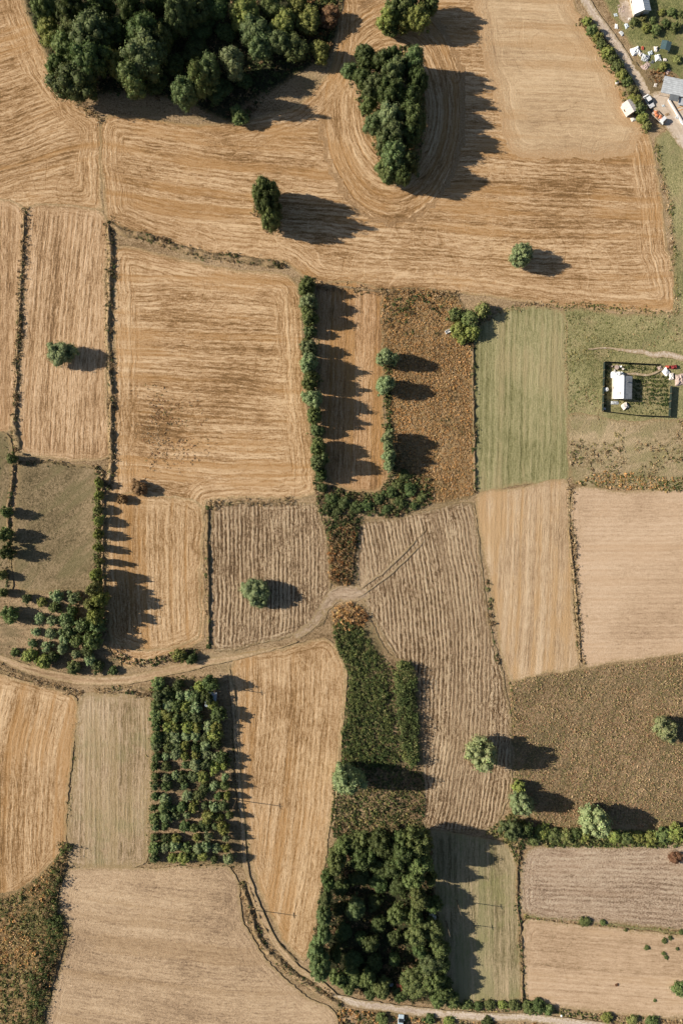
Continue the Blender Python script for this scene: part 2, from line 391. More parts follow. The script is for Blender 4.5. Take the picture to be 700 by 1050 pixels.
field('weedy_field', [(584, 424), (640, 432), (770, 428), (770, 505), (640, 501), (586, 494)], 'dry_weedy', rows(20), tone=[(610, 440, 25, 15, .25), (640, 460, 50, 25, .2)], green=[(670, 490, 60, 10, .5), (672, 470, 12, 10, .4)])
field('stubble_field', [(489, 507), (535, 499), (581, 493), (585, 560), (588, 620), (592, 684), (560, 690), (522, 698), (510, 650), (502, 600), (492, 550)], 'streak_tan', rows(88.5, -.5, wob=1),
      tone=[(505, 560, 10, 60, .12), (560, 690, 40, 10, .12)])
field('stubble_field', [(587, 502), (640, 504), (770, 507), (770, 672), (700, 672), (640, 678), (598, 683), (593, 640), (589, 570)], 'smooth_pink', rows(1, wob=1), tone=[(615, 590, 20, 90, .05)])
field('ploughed_field', [(219, 518), (270, 516), (322, 517), (333, 540), (338, 575), (338, 615), (330, 640), (300, 652), (260, 662), (220, 668), (214, 640), (214, 570)], 'plough', rows(93, -1.2, wob=2))
field('ploughed_field', [(370, 536), (400, 532), (432, 524), (470, 516), (486, 517), (494, 580), (502, 640), (515, 690), (524, 740), (524, 810), (505, 850), (470, 853), (434, 846), (430, 780), (427, 720), (405, 675), (378, 628), (366, 600), (366, 560)], 'plough',
      rows(97.5, -2.2, 20, -20, wob=3), tone=[(370, 600, 20, 20, .15)])
field('heath_field', [(526, 702), (560, 692), (640, 680), (770, 672), (770, 845), (640, 842), (560, 845), (532, 825), (528, 770), (524, 730)], 'weed_floor', rows(60), green=[(680, 700, 60, 20, .35), (540, 720, 20, 20, .3), (600, 850, 80, 12, .6)])
field('track_crossing', [(336, 606), (350, 600), (366, 600), (378, 604), (380, 612), (366, 617), (348, 617), (336, 626), (326, 640), (306, 655), (300, 650), (318, 636), (328, 620)], 'plough_path', rows(20, wob=3), tone=[(350, 608, 20, 10, -.05)])
field('weed_strip', [(338, 545), (362, 540), (362, 596), (350, 602), (338, 598)], 'scrub_brown', rows(80))
field('weed_strip', [(340, 625), (352, 618), (372, 624), (400, 672), (424, 684), (430, 740), (432, 850), (350, 862), (345, 800), (352, 730), (356, 690), (342, 660)], 'weed_floor', rows(80),
      green=[(370, 700, 30, 80, .8), (390, 840, 40, 18, .4)], tone=[(385, 830, 30, 14, .1)])
field('stubble_field', [(240, 672), (290, 664), (332, 654), (346, 664), (355, 690), (352, 730), (346, 790), (338, 850), (330, 910), (320, 970), (312, 986), (295, 970), (270, 925), (256, 880), (246, 800), (238, 720)], 'stubble_gold', rows(92, -.8, wob=3),
      tone=[(290, 690, 40, 15, .08), (295, 900, 30, 50, .06)])
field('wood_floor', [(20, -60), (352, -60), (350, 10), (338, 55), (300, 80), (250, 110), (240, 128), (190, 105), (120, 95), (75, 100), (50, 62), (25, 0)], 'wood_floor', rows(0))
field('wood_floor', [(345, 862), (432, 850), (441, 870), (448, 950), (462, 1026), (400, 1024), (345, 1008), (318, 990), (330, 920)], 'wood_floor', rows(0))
field('mown_field', [(441, 852), (480, 856), (518, 864), (529, 885), (532, 960), (534, 1024), (500, 1026), (462, 1026), (450, 960), (443, 900)], 'mown', rows(91, wob=1), tone=[(490, 1000, 40, 30, .2), (525, 900, 8, 40, .12)])
field('ploughed_field', [(548, 868), (620, 868), (770, 868), (770, 956), (700, 953), (620, 946), (538, 937), (533, 905), (536, 878)], 'plough_fine', rows(-2, wob=2), tone=[(578, 874, 10, 3, -.35)])
field('stubble_field', [(538, 943), (600, 948), (700, 958), (770, 963), (770, 1048), (700, 1044), (640, 1040), (560, 1032), (540, 1028), (536, 990)], 'smooth_tan', rows(-4, wob=2), green=[(585, 970, 30, 8, .12)])
field('stubble_field', [(-60, 680), (0, 690), (40, 702), (80, 716), (75, 770), (70, 820), (68, 868), (45, 895), (20, 915), (-60, 945)], 'stubble_gold', rows(84, 3, -90, -80, wob=5), tone=[(30, 710, 40, 10, .12)])
field('stubble_field', [(84, 713), (120, 711), (155, 713), (156, 790), (150, 884), (110, 890), (72, 888), (70, 840), (76, 780)], 'grey_green', rows(90, wob=1), tone=[(100, 730, 25, 20, .1)], green=[(135, 800, 14, 20, .2), (76, 770, 4, 40, .35)])
field('stubble_field', [(72, 891), (150, 889), (232, 888), (244, 905), (250, 945), (275, 985), (310, 1018), (345, 1040), (350, 1120), (40, 1120), (46, 1050), (62, 995), (72, 950), (60, 925)], 'grey_tan', rows(-3, -.6, wob=5),
      tone=[(90, 920, 30, 25, .08), (110, 1000, 20, 15, -.1), (230, 1000, 50, 40, -.06)], green=[(194, 935, 7, 3, .6), (270, 1030, 20, 15, .15)])
bankf = field('weedy_bank', [(-60, 935), (20, 912), (50, 888), (68, 868), (70, 885), (60, 915), (60, 935), (70, 955), (62, 985), (46, 1040), (44, 1120), (-60, 1120)], 'scrub_brown', rows(60), green=[(35, 950, 30, 60, .55)])
field('pasture', [(22, 474), (60, 474), (101, 482), (104, 540), (100, 605), (60, 607), (20, 604), (12, 560), (18, 500)], 'dull_green', rows(40, wob=6), tone=[(90, 530, 8, 60, .15), (50, 600, 40, 6, .12)])
field('weedy_ground', [(-60, 440), (8, 445), (14, 480), (8, 540), (12, 606), (-60, 640)], 'dull_green', rows(80), tone=[(0, 600, 15, 40, .15)])
field('orchard_ground', [(-60, 606), (20, 606), (100, 608), (112, 640), (112, 665), (125, 684), (90, 690), (40, 684), (0, 672), (-60, 655)], 'weed_floor', rows(0), tone=[(30, 640, 60, 30, .3), (60, 620, 40, 8, .15), (20, 655, 30, 12, .1)])
field('orchard_ground', [(158, 700), (190, 697), (226, 697), (236, 720), (240, 790), (250, 885), (232, 888), (190, 884), (153, 882), (156, 800)], 'weed_floor', rows(0), tone=[(200, 845, 45, 30, .22), (215, 730, 12, 10, .25), (200, 820, 30, 8, .15)])
field('farm_yard_grass', [(600, -60), (770, -60), (770, 140), (706, 150), (690, 110), (665, 75), (640, 40), (622, 10)], 'farm_grass', rows(-10), green=[(680, 60, 30, 30, .5), (680, 20, 30, 15, .5)], tone=[(650, 25, 12, 12, .1), (668, 72, 15, 10, -.15)])
# roads and tracks
ribbon('road', [(572, -60), (596, -5), (612, 20), (632, 48), (650, 76), (668, 104), (685, 128), (704, 150), (740, 190)], 10, 'track')
field('farm_yard', [(648, 62), (662, 72), (690, 76), (700, 88), (720, 130), (700, 140), (680, 118), (662, 88)], 'weed_floor', rows(0), jitter=1.2)
field('farm_yard', [(634, 2), (644, 0), (650, 18), (643, 26), (634, 20)], 'track', rows(0), jitter=.8)
field('farm_yard', [(668, 96), (700, 90), (770, 95), (770, 170), (706, 158), (692, 148), (680, 128), (670, 112)], 'track', rows(0), jitter=.8)
ribbon('lane', [(604, 357), (640, 359), (668, 362), (700, 367), (760, 372)], 9, 'track', jitter=.8, taper=26)
ribbon('farm_track', [(-60, 660), (0, 674), (30, 686), (60, 693), (95, 698), (130, 697), (165, 690), (200, 682), (230, 676), (255, 671), (285, 664), (305, 658)], 9, 'dirt_track', taper=26)
ribbon('farm_track', [(234, 682), (240, 720), (244, 780), (248, 840), (251, 885), (258, 915)], 5, 'dirt_track', taper=6)
ribbon('farm_track', [(251, 885), (259, 915), (271, 945), (286, 972), (308, 994), (332, 1011), (345, 1022), (362, 1028)], 6, 'dirt_track', taper=6)
ribbon('farm_track', [(340, 1019), (362, 1027), (385, 1031), (430, 1037), (480, 1041), (540, 1043), (600, 1049), (680, 1062), (760, 1077)], 8, 'track', taper=4)
ribbon('wheel_tracks', [(362, 608), (380, 596), (400, 580), (425, 556), (436, 542)], 2.4, 'plough_path', jitter=.5, taper=8)
ribbon('wheel_tracks', [(366, 613), (384, 601), (404, 585), (429, 561), (441, 546)], 2.2, 'plough_path', jitter=.5, taper=8)

# ---------------------------------------------------------------- foliage materials
def leaf_mat(name, base, var=.5, trans=.25):
    s = N(name)
    c = s.attr('Col').outputs['Color']
    oi = s.n('ShaderNodeObjectInfo').outputs['Random']
    hs = s.n('ShaderNodeHueSaturation')
    s.set(hs.inputs['Hue'], s.math('MULTIPLY_ADD', oi, .035, .483))
    s.set(hs.inputs['Value'], s.math('MULTIPLY_ADD', oi, .45, .78))
    s.set(hs.inputs['Color'], s.mixc(1.0, c, base, 'MULTIPLY'))
    s.color(hs.outputs[0]); s.b.inputs['Roughness'].default_value = .7; s.b.inputs['Specular IOR Level'].default_value = .25
    tr = s.n('ShaderNodeBsdfTranslucent'); s.set(tr.inputs[0], hs.outputs[0])
    mx = s.n('ShaderNodeMixShader'); mx.inputs[0].default_value = trans
    s.t.links.new(s.b.outputs[0], mx.inputs[1]); s.t.links.new(tr.outputs[0], mx.inputs[2])
    s.t.links.new(mx.outputs[0], s.out.inputs[0])
    return s.m
LEAF = {
 'dark': leaf_mat('leaves_dark', (.088, .117, .036)),
 'mid': leaf_mat('leaves_mid', (.14, .17, .055)),
 'blue': leaf_mat('leaves_bluish', (.132, .168, .064)),
 'bright': leaf_mat('leaves_bright', (.23, .25, .065)),
 'olive': leaf_mat('leaves_olive', (.22, .22, .075)),
 'sage': leaf_mat('leaves_sage', (.235, .285, .13)),
 'pale': leaf_mat('leaves_pale', (.28, .31, .14)),
 'rust': leaf_mat('leaves_rust', (.22, .12, .06)),
}
COLWORD = {'dark': 'dark green', 'mid': 'mid green', 'blue': 'bluish green', 'bright': 'bright green', 'olive': 'yellowish green', 'sage': 'sage green', 'pale': 'pale silvery green', 'rust': 'rusty brown'}
def bark():
    s = N('bark'); P = s.n('ShaderNodeTexCoord').outputs['Object']
    s.color(s.ramp(s.noise(P, 6, 5, .7), [(.3, (.06, .045, .03)), (.7, (.16, .12, .085))])); s.bump(s.noise(P, 9, 4), 1, .03)
    return s.m
BARK = bark()
def vcol_mat(name, rough=.9):
    s = N(name); c = s.attr('Col').outputs['Color']; s.color(c); s.b.inputs['Roughness'].default_value = rough
    tr = s.n('ShaderNodeBsdfTranslucent'); s.set(tr.inputs[0], c)
    mx = s.n('ShaderNodeMixShader'); mx.inputs[0].default_value = .2
    s.t.links.new(s.b.outputs[0], mx.inputs[1]); s.t.links.new(tr.outputs[0], mx.inputs[2]); s.t.links.new(mx.outputs[0], s.out.inputs[0])
    return s.m
WEED = vcol_mat('weeds')

def quads(C, Nrm, size, aspect=1.0, r=rng):
    """leaf quads: centres, normals, sizes -> verts, faces"""
    n = len(C)
    a = r.normal(size=(n, 3)); T = np.cross(Nrm, a); T /= np.linalg.norm(T, axis=1)[:, None] + 1e-9
    B = np.cross(Nrm, T)
    sx = (size * .5)[:, None]; sy = sx * aspect
    bend = Nrm * (size * .12)[:, None]
    V = np.stack([C - T * sx - bend, C - B * sy * .9 + bend, C + T * sx - bend, C + B * sy + bend], 1).reshape(-1, 3)
    return V, np.arange(n * 4).reshape(-1, 4)

def ico(sub):
    import bmesh
    bm = bmesh.new(); bmesh.ops.create_icosphere(bm, subdivisions=sub, radius=1)
    V = np.array([v.co[:] for v in bm.verts]); F = np.array([[v.index for v in f.verts] for f in bm.faces]); bm.free()
    return V, F
ICO = ico(2)

def crown_mesh(name, seed, lobes, leaves, leaf, shape='round'):
    """unit crown: about 1 in radius, z from 0 (bottom) to 1 (top); kept as mesh data for reuse"""
    r = np.random.default_rng(seed)
    # lobe centres over an uneven dome
    k = lobes; i = np.arange(k) + .5
    ph = i * 2.399963 + r.uniform(0, 6.28); cz = 1 - i / k * 1.45
    cz = np.clip(cz + r.normal(0, .08, k), -.5, 1); rad = np.sqrt(np.maximum(0, 1 - cz**2))
    D = np.stack([np.cos(ph) * rad, np.sin(ph) * rad, cz], 1)
    ecc = 1 + .22 * np.sin(ph * 2 + seed) + .16 * np.sin(ph * 3 + seed * 2.1)
    lr = r.uniform(.15, .46, k) * (1.15 if lobes < 14 else 1.0) * (1 if lobes < 30 else .8)
    if shape == 'open': lr *= .85
    dist = (1 - lr * .75) * r.uniform(.68, 1.06, k)
    C = D * dist[:, None]; C[:, :2] *= ecc[:, None]
    if shape == 'cone':
        C[:, :2] *= (1.0 - .6 * np.clip((C[:, 2] + .3) / 1.3, 0, 1))[:, None]
    C = np.vstack([C, [[0, 0, .1]], r.normal(0, .22, (3, 3))]); lr = np.append(lr, [.55, .4, .4, .35])
    per = (lr**2 / (lr**2).sum() * leaves).astype(int)
    LC, LN, LT, LB = [], [], [], []
    for j in range(len(C)):
        n = per[j]
        d = r.normal(size=(n, 3)); d /= np.linalg.norm(d, axis=1)[:, None]
        bump = 1 + .22 * np.sin(d[:, 0] * 7 + j) * np.sin(d[:, 1] * 8 + j * 2) + .16 * np.sin(d[:, 2] * 9 + d[:, 0] * 5 + j)
        p = C[j] + d * (lr[j] * bump * r.uniform(.74, 1.14, n))[:, None]
        dd = np.linalg.norm(p[:, None, :] - C[None], axis=2) / lr[None]
        dd[:, j] = 9
        keep = dd.min(1) > .82
        p, d = p[keep], d[keep]
        nn = d * .9 + r.normal(0, .45, p.shape); nn /= np.linalg.norm(nn, axis=1)[:, None]
        LC.append(p); LN.append(nn); LB.append(np.full(len(p), r.uniform(.8, 1.2)))
    LC = np.vstack(LC); LN = np.vstack(LN); lob = np.concatenate(LB)
    sz = leaf * r.uniform(.6, 1.4, len(LC))
    V, F4 = quads(LC, LN, sz, 1.1, r)
    c = (lob * r.uniform(.7, 1.3, len(LC)))[:, None] * (1 + r.normal(0, .07, (len(LC), 3)))
    colv = np.repeat(c, 4, 0)
    # solid cores, coloured darker, added to block light and deepen crown shade
    tv, tf = [V], [np.concatenate([F4[:, :3], F4[:, [0, 2, 3]]])]
    off = len(V); cc = [colv]
    for j in range(len(C)):
        iv = ICO[0] * (lr[j] * .8) * (1 + .15 * np.sin(ICO[0][:, :1] * 6 + j) * np.cos(ICO[0][:, 1:2] * 7 + j)) + C[j]
        tv.append(iv); tf.append(ICO[1] + off); off += len(iv); cc.append(np.full((len(iv), 3), .75))
    V = np.vstack(tv); F = np.vstack(tf); colv = np.vstack(cc)
    V[:, 2] = (V[:, 2] + .55) / 1.6
    o = mesh_obj(name, V, F, LEAF['mid'], colors=colv, link=False)
    me = o.data; bpy.data.objects.remove(o)
    return me

def tube(V, F, p, q, r0, r1, k=7):
    p, q = np.array(p, float), np.array(q, float); d = q - p; d /= np.linalg.norm(d) + 1e-9
    a = np.cross(d, [0.3, .9, .1]); a /= np.linalg.norm(a); b = np.cross(d, a); o = len(V)
    for (c, r_) in ((p, r0), (q, r1)):
        for i in range(k):
            t = 2 * math.pi * i / k; V.append(c + (a * math.cos(t) + b * math.sin(t)) * r_)
    for i in range(k): F.append((o + i, o + (i + 1) % k, o + k + (i + 1) % k, o + k + i))
    F.append(tuple(range(o + k, o + 2 * k))); F.append(tuple(range(o + k - 1, o - 1, -1)))

def trunk_mesh(seed):
    """unit tree: trunk to z=.45, limbs out to radius ~.6, in units (radius, radius, height)"""
    r = np.random.default_rng(seed); V, F = [], []
    p = np.array([0, 0, -.03]); rad = .11
    for i in range(4):
        q = p + np.array([r.normal(0, .02), r.normal(0, .02), .13]); tube(V, F, p, q, rad, rad * .8); p = q; rad *= .8
    for i in range(6):
        a = i * 1.05 + r.uniform(0, .5); st = np.array([0, 0, .25 + .04 * i])
        m = st + np.array([math.cos(a) * .3, math.sin(a) * .3, .15]); e = m + np.array([math.cos(a + .3) * .3, math.sin(a + .3) * .3, .18])
        tube(V, F, st, m, rad * .7, rad * .45, 5); tube(V, F, m, e, rad * .45, rad * .15, 5)
    o = mesh_obj('trunk', V, F, BARK, link=False); me = o.data; bpy.data.objects.remove(o); return me

PROTO = {'big': [crown_mesh('crown', 11 + i, 40 + 3 * i, 7800, .066) for i in range(5)],
         'tall': [crown_mesh('crown', 31 + i, 22, 3000, .11, 'cone') for i in range(4)],
         'open': [crown_mesh('crown', 51 + i, 26, 4200, .072, 'open') for i in range(4)],
         'small': [crown_mesh('crown', 71 + i, 12, 1500, .135) for i in range(6)]}
TRUNKS = [trunk_mesh(90 + i) for i in range(4)]
PROTO_OBJ = {}; 

def tree(px, py, r, h, kind, label, cat='tree', group=None, proto='big', name=None, crown_from=.22, squash=1.0):
    """px,py = middle of the crown in the photo, r = crown radius in photo px, h = height in m"""
    zc = h * .62
    x, y, _ = W(px, py, zc)
    R = r * S * (CAM_H - zc) / CAM_H
    t = bpy.data.objects.new(name or {'tree': 'tree', 'shrub': 'shrub', 'bush': 'bush', 'sapling': 'sapling'}.get(cat, 'tree'), None)
    COL.objects.link(t); t.location = (x, y, 0); t.empty_display_size = .5
    t['label'] = label; t['category'] = cat
    if group: t['group'] = group
    i = random.randrange(len(PROTO[proto]))
    c = bpy.data.objects.new('crown', PROTO[proto][i]); COL.objects.link(c); c.parent = t
    zb = h * crown_from
    c.location = (0, 0, zb); c.scale = (R * 1.02, R * 1.02 * squash, (h - zb)); c.rotation_euler = (0, 0, random.uniform(0, 6.28) if squash == 1.0 else random.choice((0, math.pi)))
    c.material_slots[0].link = 'OBJECT'; c.material_slots[0].material = LEAF[kind]
    k = bpy.data.objects.new('trunk', random.choice(TRUNKS)); COL.objects.link(k); k.parent = t
    k.scale = (R * .75, R * .75, h); k.rotation_euler = (0, 0, random.uniform(0, 6.28))
    return t

ORD = ['zero', 'first', 'second', 'third', 'fourth', 'fifth', 'sixth', 'seventh', 'eighth', 'ninth', 'tenth', 'eleventh', 'twelfth', 'thirteenth', 'fourteenth', 'fifteenth', 'sixteenth', 'seventeenth', 'eighteenth', 'nineteenth', 'twentieth']
def size_word(r): return 'big' if r >= 13 else 'small' if r < 7.5 else 'medium'
_rw = random.Random(3)
def vary(l): return [(t[0], t[1], t[2] * _rw.uniform(.78, 1.28), t[3] * _rw.uniform(.8, 1.15), *t[4:]) for t in l]
def tree_group(lst, place, group, noun='tree', cat='tree', nrows=None, proto='big', axis='rows', cf=.22):
    """lst of (px,py,r,h,kind[,proto]); the label counts row and place within the group, so each is single"""
    if axis == 'down':
        s_ = sorted(lst, key=lambda t: t[1]); rowsets = None
        for i, t in enumerate(s_):
            lab = f"{size_word(t[2])} {COLWORD[t[4]]} {noun}, {ORD[i + 1]} from the top {place}"
            tree(*t[:5], lab, cat, group, t[5] if len(t) > 5 else proto, crown_from=cf)
        return
    if axis == 'across':
        s_ = sorted(lst, key=lambda t: t[0])
        for i, t in enumerate(s_):
            lab = f"{size_word(t[2])} {COLWORD[t[4]]} {noun}, {ORD[i + 1]} from the left {place}"
            tree(*t[:5], lab, cat, group, t[5] if len(t) > 5 else proto, crown_from=cf)
        return
    s_ = sorted(lst, key=lambda t: t[1]); n = len(s_); per = math.ceil(n / nrows)
    for k in range(nrows):
        row = sorted(s_[k * per:(k + 1) * per], key=lambda t: t[0])
        for i, t in enumerate(row):
            lab = f"{size_word(t[2])} {COLWORD[t[4]]} {noun}, {ORD[i + 1]} from left, {ORD[k + 1]} row down, {place}"
            tree(*t[:5], lab, cat, group, t[5] if len(t) > 5 else proto, crown_from=cf)

# ---------------------------------------------------------------- trees
W1 = [(45, 6, 13, 11, 'mid'), (72, 8, 15, 14, 'dark'), (100, 6, 17, 16, 'dark'), (135, 5, 17, 16, 'dark'), (165, -2, 16, 16, 'dark'), (195, 4, 14, 15, 'mid'), (222, 0, 13, 13, 'dark'), (250, 10, 15, 12, 'bright'), (278, 4, 11, 8, 'mid'), (305, 6, 10, 6, 'bright'),
      (50, 32, 12, 9, 'bright'), (66, 48, 12, 11, 'mid'), (72, 30, 14, 13, 'mid'), (94, 32, 18, 16, 'blue'), (120, 30, 14, 8, 'dark'), (148, 30, 15, 15, 'dark'), (172, 28, 14, 8, 'dark'), (180, 14, 12, 16, 'blue'), (205, 28, 13, 5, 'dark'), (232, 32, 12, 5, 'dark'), (262, 30, 13, 11, 'blue'), (290, 26, 14, 9, 'bright'), (316, 20, 13, 7, 'bright'), (338, 16, 12, 5, 'rust'),
      (75, 82, 21, 13, 'dark'), (58, 66, 9, 9, 'mid'), (92, 60, 15, 15, 'dark'), (120, 64, 12, 13, 'bright'), (134, 78, 13, 13, 'mid'), (150, 52, 19, 17, 'blue'), (166, 38, 9, 17, 'mid'), (112, 46, 12, 6, 'dark'), (178, 66, 12, 6, 'dark'), (190, 92, 12, 13, 'blue'), (204, 80, 14, 19, 'mid'), (214, 70, 13, 15, 'blue'), (238, 62, 14, 13, 'sage'), (224, 92, 11, 5, 'dark'), (266, 44, 13, 12, 'blue'), (285, 42, 10, 12, 'blue'), (302, 48, 11, 8, 'mid'), (328, 52, 10, 6, 'bright'), (245, 118, 10, 6, 'mid'), (200, 50, 12, 5, 'dark'), (250, 82, 10, 4, 'dark'), (160, 84, 11, 5, 'dark')]
tree_group(vary(W1), 'top-left wood', 'trees of the wood at the top left', nrows=5)
W2 = [(374, 58, 12, 11, 'dark'), (403, 57, 8, 12, 'dark'), (424, 62, 12, 14, 'blue'), (392, 62, 11, 13, 'dark'), (358, 72, 8, 7, 'blue'), (372, 80, 10, 11, 'dark'), (385, 88, 12, 13, 'blue'), (405, 72, 13, 15, 'blue'), (428, 82, 11, 14, 'dark'), (402, 94, 15, 16, 'dark'), (420, 102, 12, 15, 'dark'), (378, 106, 9, 8, 'mid'), (400, 118, 12, 15, 'sage'), (424, 120, 13, 16, 'dark'), (384, 126, 11, 10, 'blue'), (402, 138, 14, 15, 'blue'), (420, 138, 11, 13, 'dark'), (404, 158, 15, 16, 'blue'), (398, 175, 12, 10, 'mid'), (418, 165, 10, 14, 'dark'), (412, 178, 10, 12, 'dark')]
tree_group(W2, 'wood amid the stubble', 'trees of the small wood standing in the stubble', nrows=5)
W3 = [(398, 18, 12, 10, 'bright'), (412, 4, 15, 12, 'mid'), (428, 16, 13, 11, 'bright'), (400, 27, 9, 6, 'mid'), (440, 2, 11, 10, 'mid'), (414, 22, 11, 8, 'bright')]
tree_group(W3, 'in clump at the top edge', 'bright trees in the clump at the top edge', axis='across')
tree(271, 192, 12, 15.5, 'mid', 'topmost dark tree of the lone clump of three below the top-left wood', group='lone clump of three trees', crown_from=.05)
tree(274, 206, 13, 17.5, 'dark', 'tallest dark tree in the middle of the lone clump of three', group='lone clump of three trees', crown_from=.05)
tree(277, 221, 12, 13.5, 'mid', 'lowest tree of the lone clump of three, above the brown field bank', group='lone clump of three trees', crown_from=.05)
tree(535, 260, 13, 8.6, 'sage', 'lone round sage green tree in the stubble above the green field', proto='big', crown_from=.1)
tree(62, 361, 14, 7.8, 'sage', 'lone pale sage tree in the narrow pinkish field on the left', proto='big', crown_from=.1)
tree(262, 608, 15, 7.5, 'sage', 'lone round sage tree standing in the small square ploughed field', proto='big', crown_from=.06)
tree(495, 776, 18, 14, 'pale', 'big pale olive green tree at the right edge of the long ploughed field', proto='open', crown_from=.1)
tree(357, 802, 16, 16, 'sage', 'tall sage tree at the left edge of the weed strip, casting a long dark shadow', proto='big', crown_from=.03)
tree(684, 749, 14, 7, 'pale', 'pale silvery tree alone in the reddish heath field at the right edge', proto='open', crown_from=.1)
tree(612, 845, 17, 12, 'pale', 'wide pale green tree in the hedge below the reddish heath field', proto='open', crown_from=.1)
tree(536, 826, 13, 10, 'sage', 'silvery sage tree at the lower left corner of the heath field', proto='open', crown_from=.1)
tree(524, 852, 12, 7, 'blue', 'bluish green tree where the hedge meets the shaded mown field', proto='open', crown_from=.1)
tree(532, 808, 7, 5, 'bright', 'small bright green bush above the silvery tree at the heath corner', 'bush', proto='small', crown_from=.05)
tree(538, 852, 9, 5, 'dark', 'low dark bush right of the bluish tree at the hedge corner', 'bush', proto='small', crown_from=.05)
tree(183, 673, 8, 4.2, 'bright', 'bright green bush beside the farm track above the walled orchard block', 'bush', proto='small', crown_from=.05)
tree(196, 676, 6, 3, 'dark', 'small dark bush right of the bright bush beside the farm track', 'bush', proto='small', crown_from=.05)
tree(142, 500, 9, 4, 'rust', 'thin rusty brown bush in the stubble right of the green pasture', 'bush', proto='open', crown_from=.1)
tree(125, 512, 6, 3, 'rust', 'small brown bush beside the bank right of the green pasture', 'bush', proto='open', crown_from=.1)
H1 = [(314, 293, 9, 8, 'mid'), (316, 308, 9, 8.5, 'sage'), (317, 323, 9, 8, 'mid'), (318, 339, 6.5, 5, 'blue'), (316, 355, 8.5, 7, 'sage'), (316, 371, 10, 10, 'sage'), (318, 389, 10, 10, 'mid'), (320, 408, 10, 10.5, 'sage'), (322, 425, 9, 9.5, 'mid'), (325, 441, 7, 5.5, 'blue'), (326, 458, 9, 9, 'mid'), (327, 473, 9, 11, 'blue'), (329, 487, 7, 6, 'dark')]
tree_group(H1, 'in hedge row left of orange strip', 'narrow trees in the hedge row left of the orange strip', axis='down', proto='big', cf=.02)
H2 = [(397, 366, 10, 9.2, 'sage'), (395, 394, 10, 9, 'sage'), (398, 448, 7.5, 9.5, 'sage'), (398, 457, 6, 8, 'sage'), (399, 467, 7, 8.5, 'sage'), (399, 477, 6, 7, 'sage')]
tree_group(H2, 'between orange strip and weedy field', 'sage trees between the orange strip and the weedy field', axis='down', proto='big', cf=.1)
H3 = [(466, 322, 8, 3.5, 'mid'), (470, 338, 9, 3.8, 'bright'), (481, 328, 11, 4.5, 'mid'), (474, 348, 6, 2.8, 'bright'), (495, 318, 9, 5, 'olive'), (484, 340, 8, 4, 'bright')]
tree_group(H3, 'at the top corner of the green field', 'bushes at the top left corner of the green field', noun='bush', cat='bush', axis='across', proto='small', cf=.03)
# left orchard and its neighbours
H4 = [(101, 495, 4.7, 4.2, 'bright'), (101, 508, 5.1, 5.5, 'bright'), (100, 522, 5.1, 4.2, 'olive'), (101, 534, 5.5, 5.1, 'bright'), (100, 548, 5.5, 5.5, 'bright'), (100, 562, 5.1, 6.0, 'bright'), (101, 576, 4.2, 6.8, 'olive'), (98, 590, 7.0, 9.0, 'bright'), (96, 604, 9.0, 10.0, 'olive'), (101, 616, 9.0, 11.0, 'bright'), (93, 620, 8.0, 9.0, 'olive'), (97, 632, 9.0, 10.0, 'bright')]
tree_group(H4, 'in hedge right of green pasture', 'slender trees in the hedge right of the green pasture', axis='down', proto='open', cf=.06)
H5 = [(12, 470, 6, 5, 'mid'), (6, 525, 6, 6, 'mid'), (4, 548, 8, 7, 'mid'), (6, 566, 8, 7, 'dark'), (2, 590, 5, 4, 'olive'), (3, 608, 5, 4, 'mid'), (9, 630, 10, 6, 'mid')]
tree_group(H5, 'along left edge beside the pasture', 'trees along the left frame edge beside the pasture', axis='down', proto='small', cf=.08)
O1 = [(27, 614, 5, 3.5, 'blue'), (58, 611, 7, 4, 'sage'), (75, 613, 7, 4.2, 'sage'), (43, 617, 6, 3, 'bright'), (56, 623, 6, 3, 'mid'), (74, 626, 6, 3.4, 'dark'),
      (40, 634, 6, 3, 'sage'), (54, 637, 6, 3.2, 'sage'), (68, 636, 8, 4.5, 'blue'), (70, 646, 9, 5, 'blue'), (86, 642, 9, 6, 'blue'), (99, 642, 9, 7, 'blue'),
      (37, 648, 5, 2.6, 'sage'), (52, 650, 6, 2.8, 'sage'), (66, 655, 6, 3, 'sage'), (80, 657, 8, 5, 'mid'), (95, 656, 10, 8.5, 'mid'), (90, 668, 7, 4, 'dark'),
      (33, 660, 5, 2.5, 'blue'), (48, 663, 6, 2.8, 'sage'), (64, 665, 6, 3, 'sage'), (78, 671, 5, 3, 'sage'), (15, 669, 5, 2.4, 'mid'), (30, 673, 8, 4, 'bright'),
      (44, 679, 8, 4.5, 'bright'), (54, 674, 6, 3.5, 'dark'), (75, 685, 8, 3.5, 'mid'), (92, 677, 6, 3.5, 'sage'), (100, 684, 7, 3, 'dark'), (116, 688, 5, 2, 'dark')]
tree_group(O1, 'left orchard', 'fruit trees of the small orchard on the left', noun='fruit tree', nrows=5, proto='small', cf=.12)
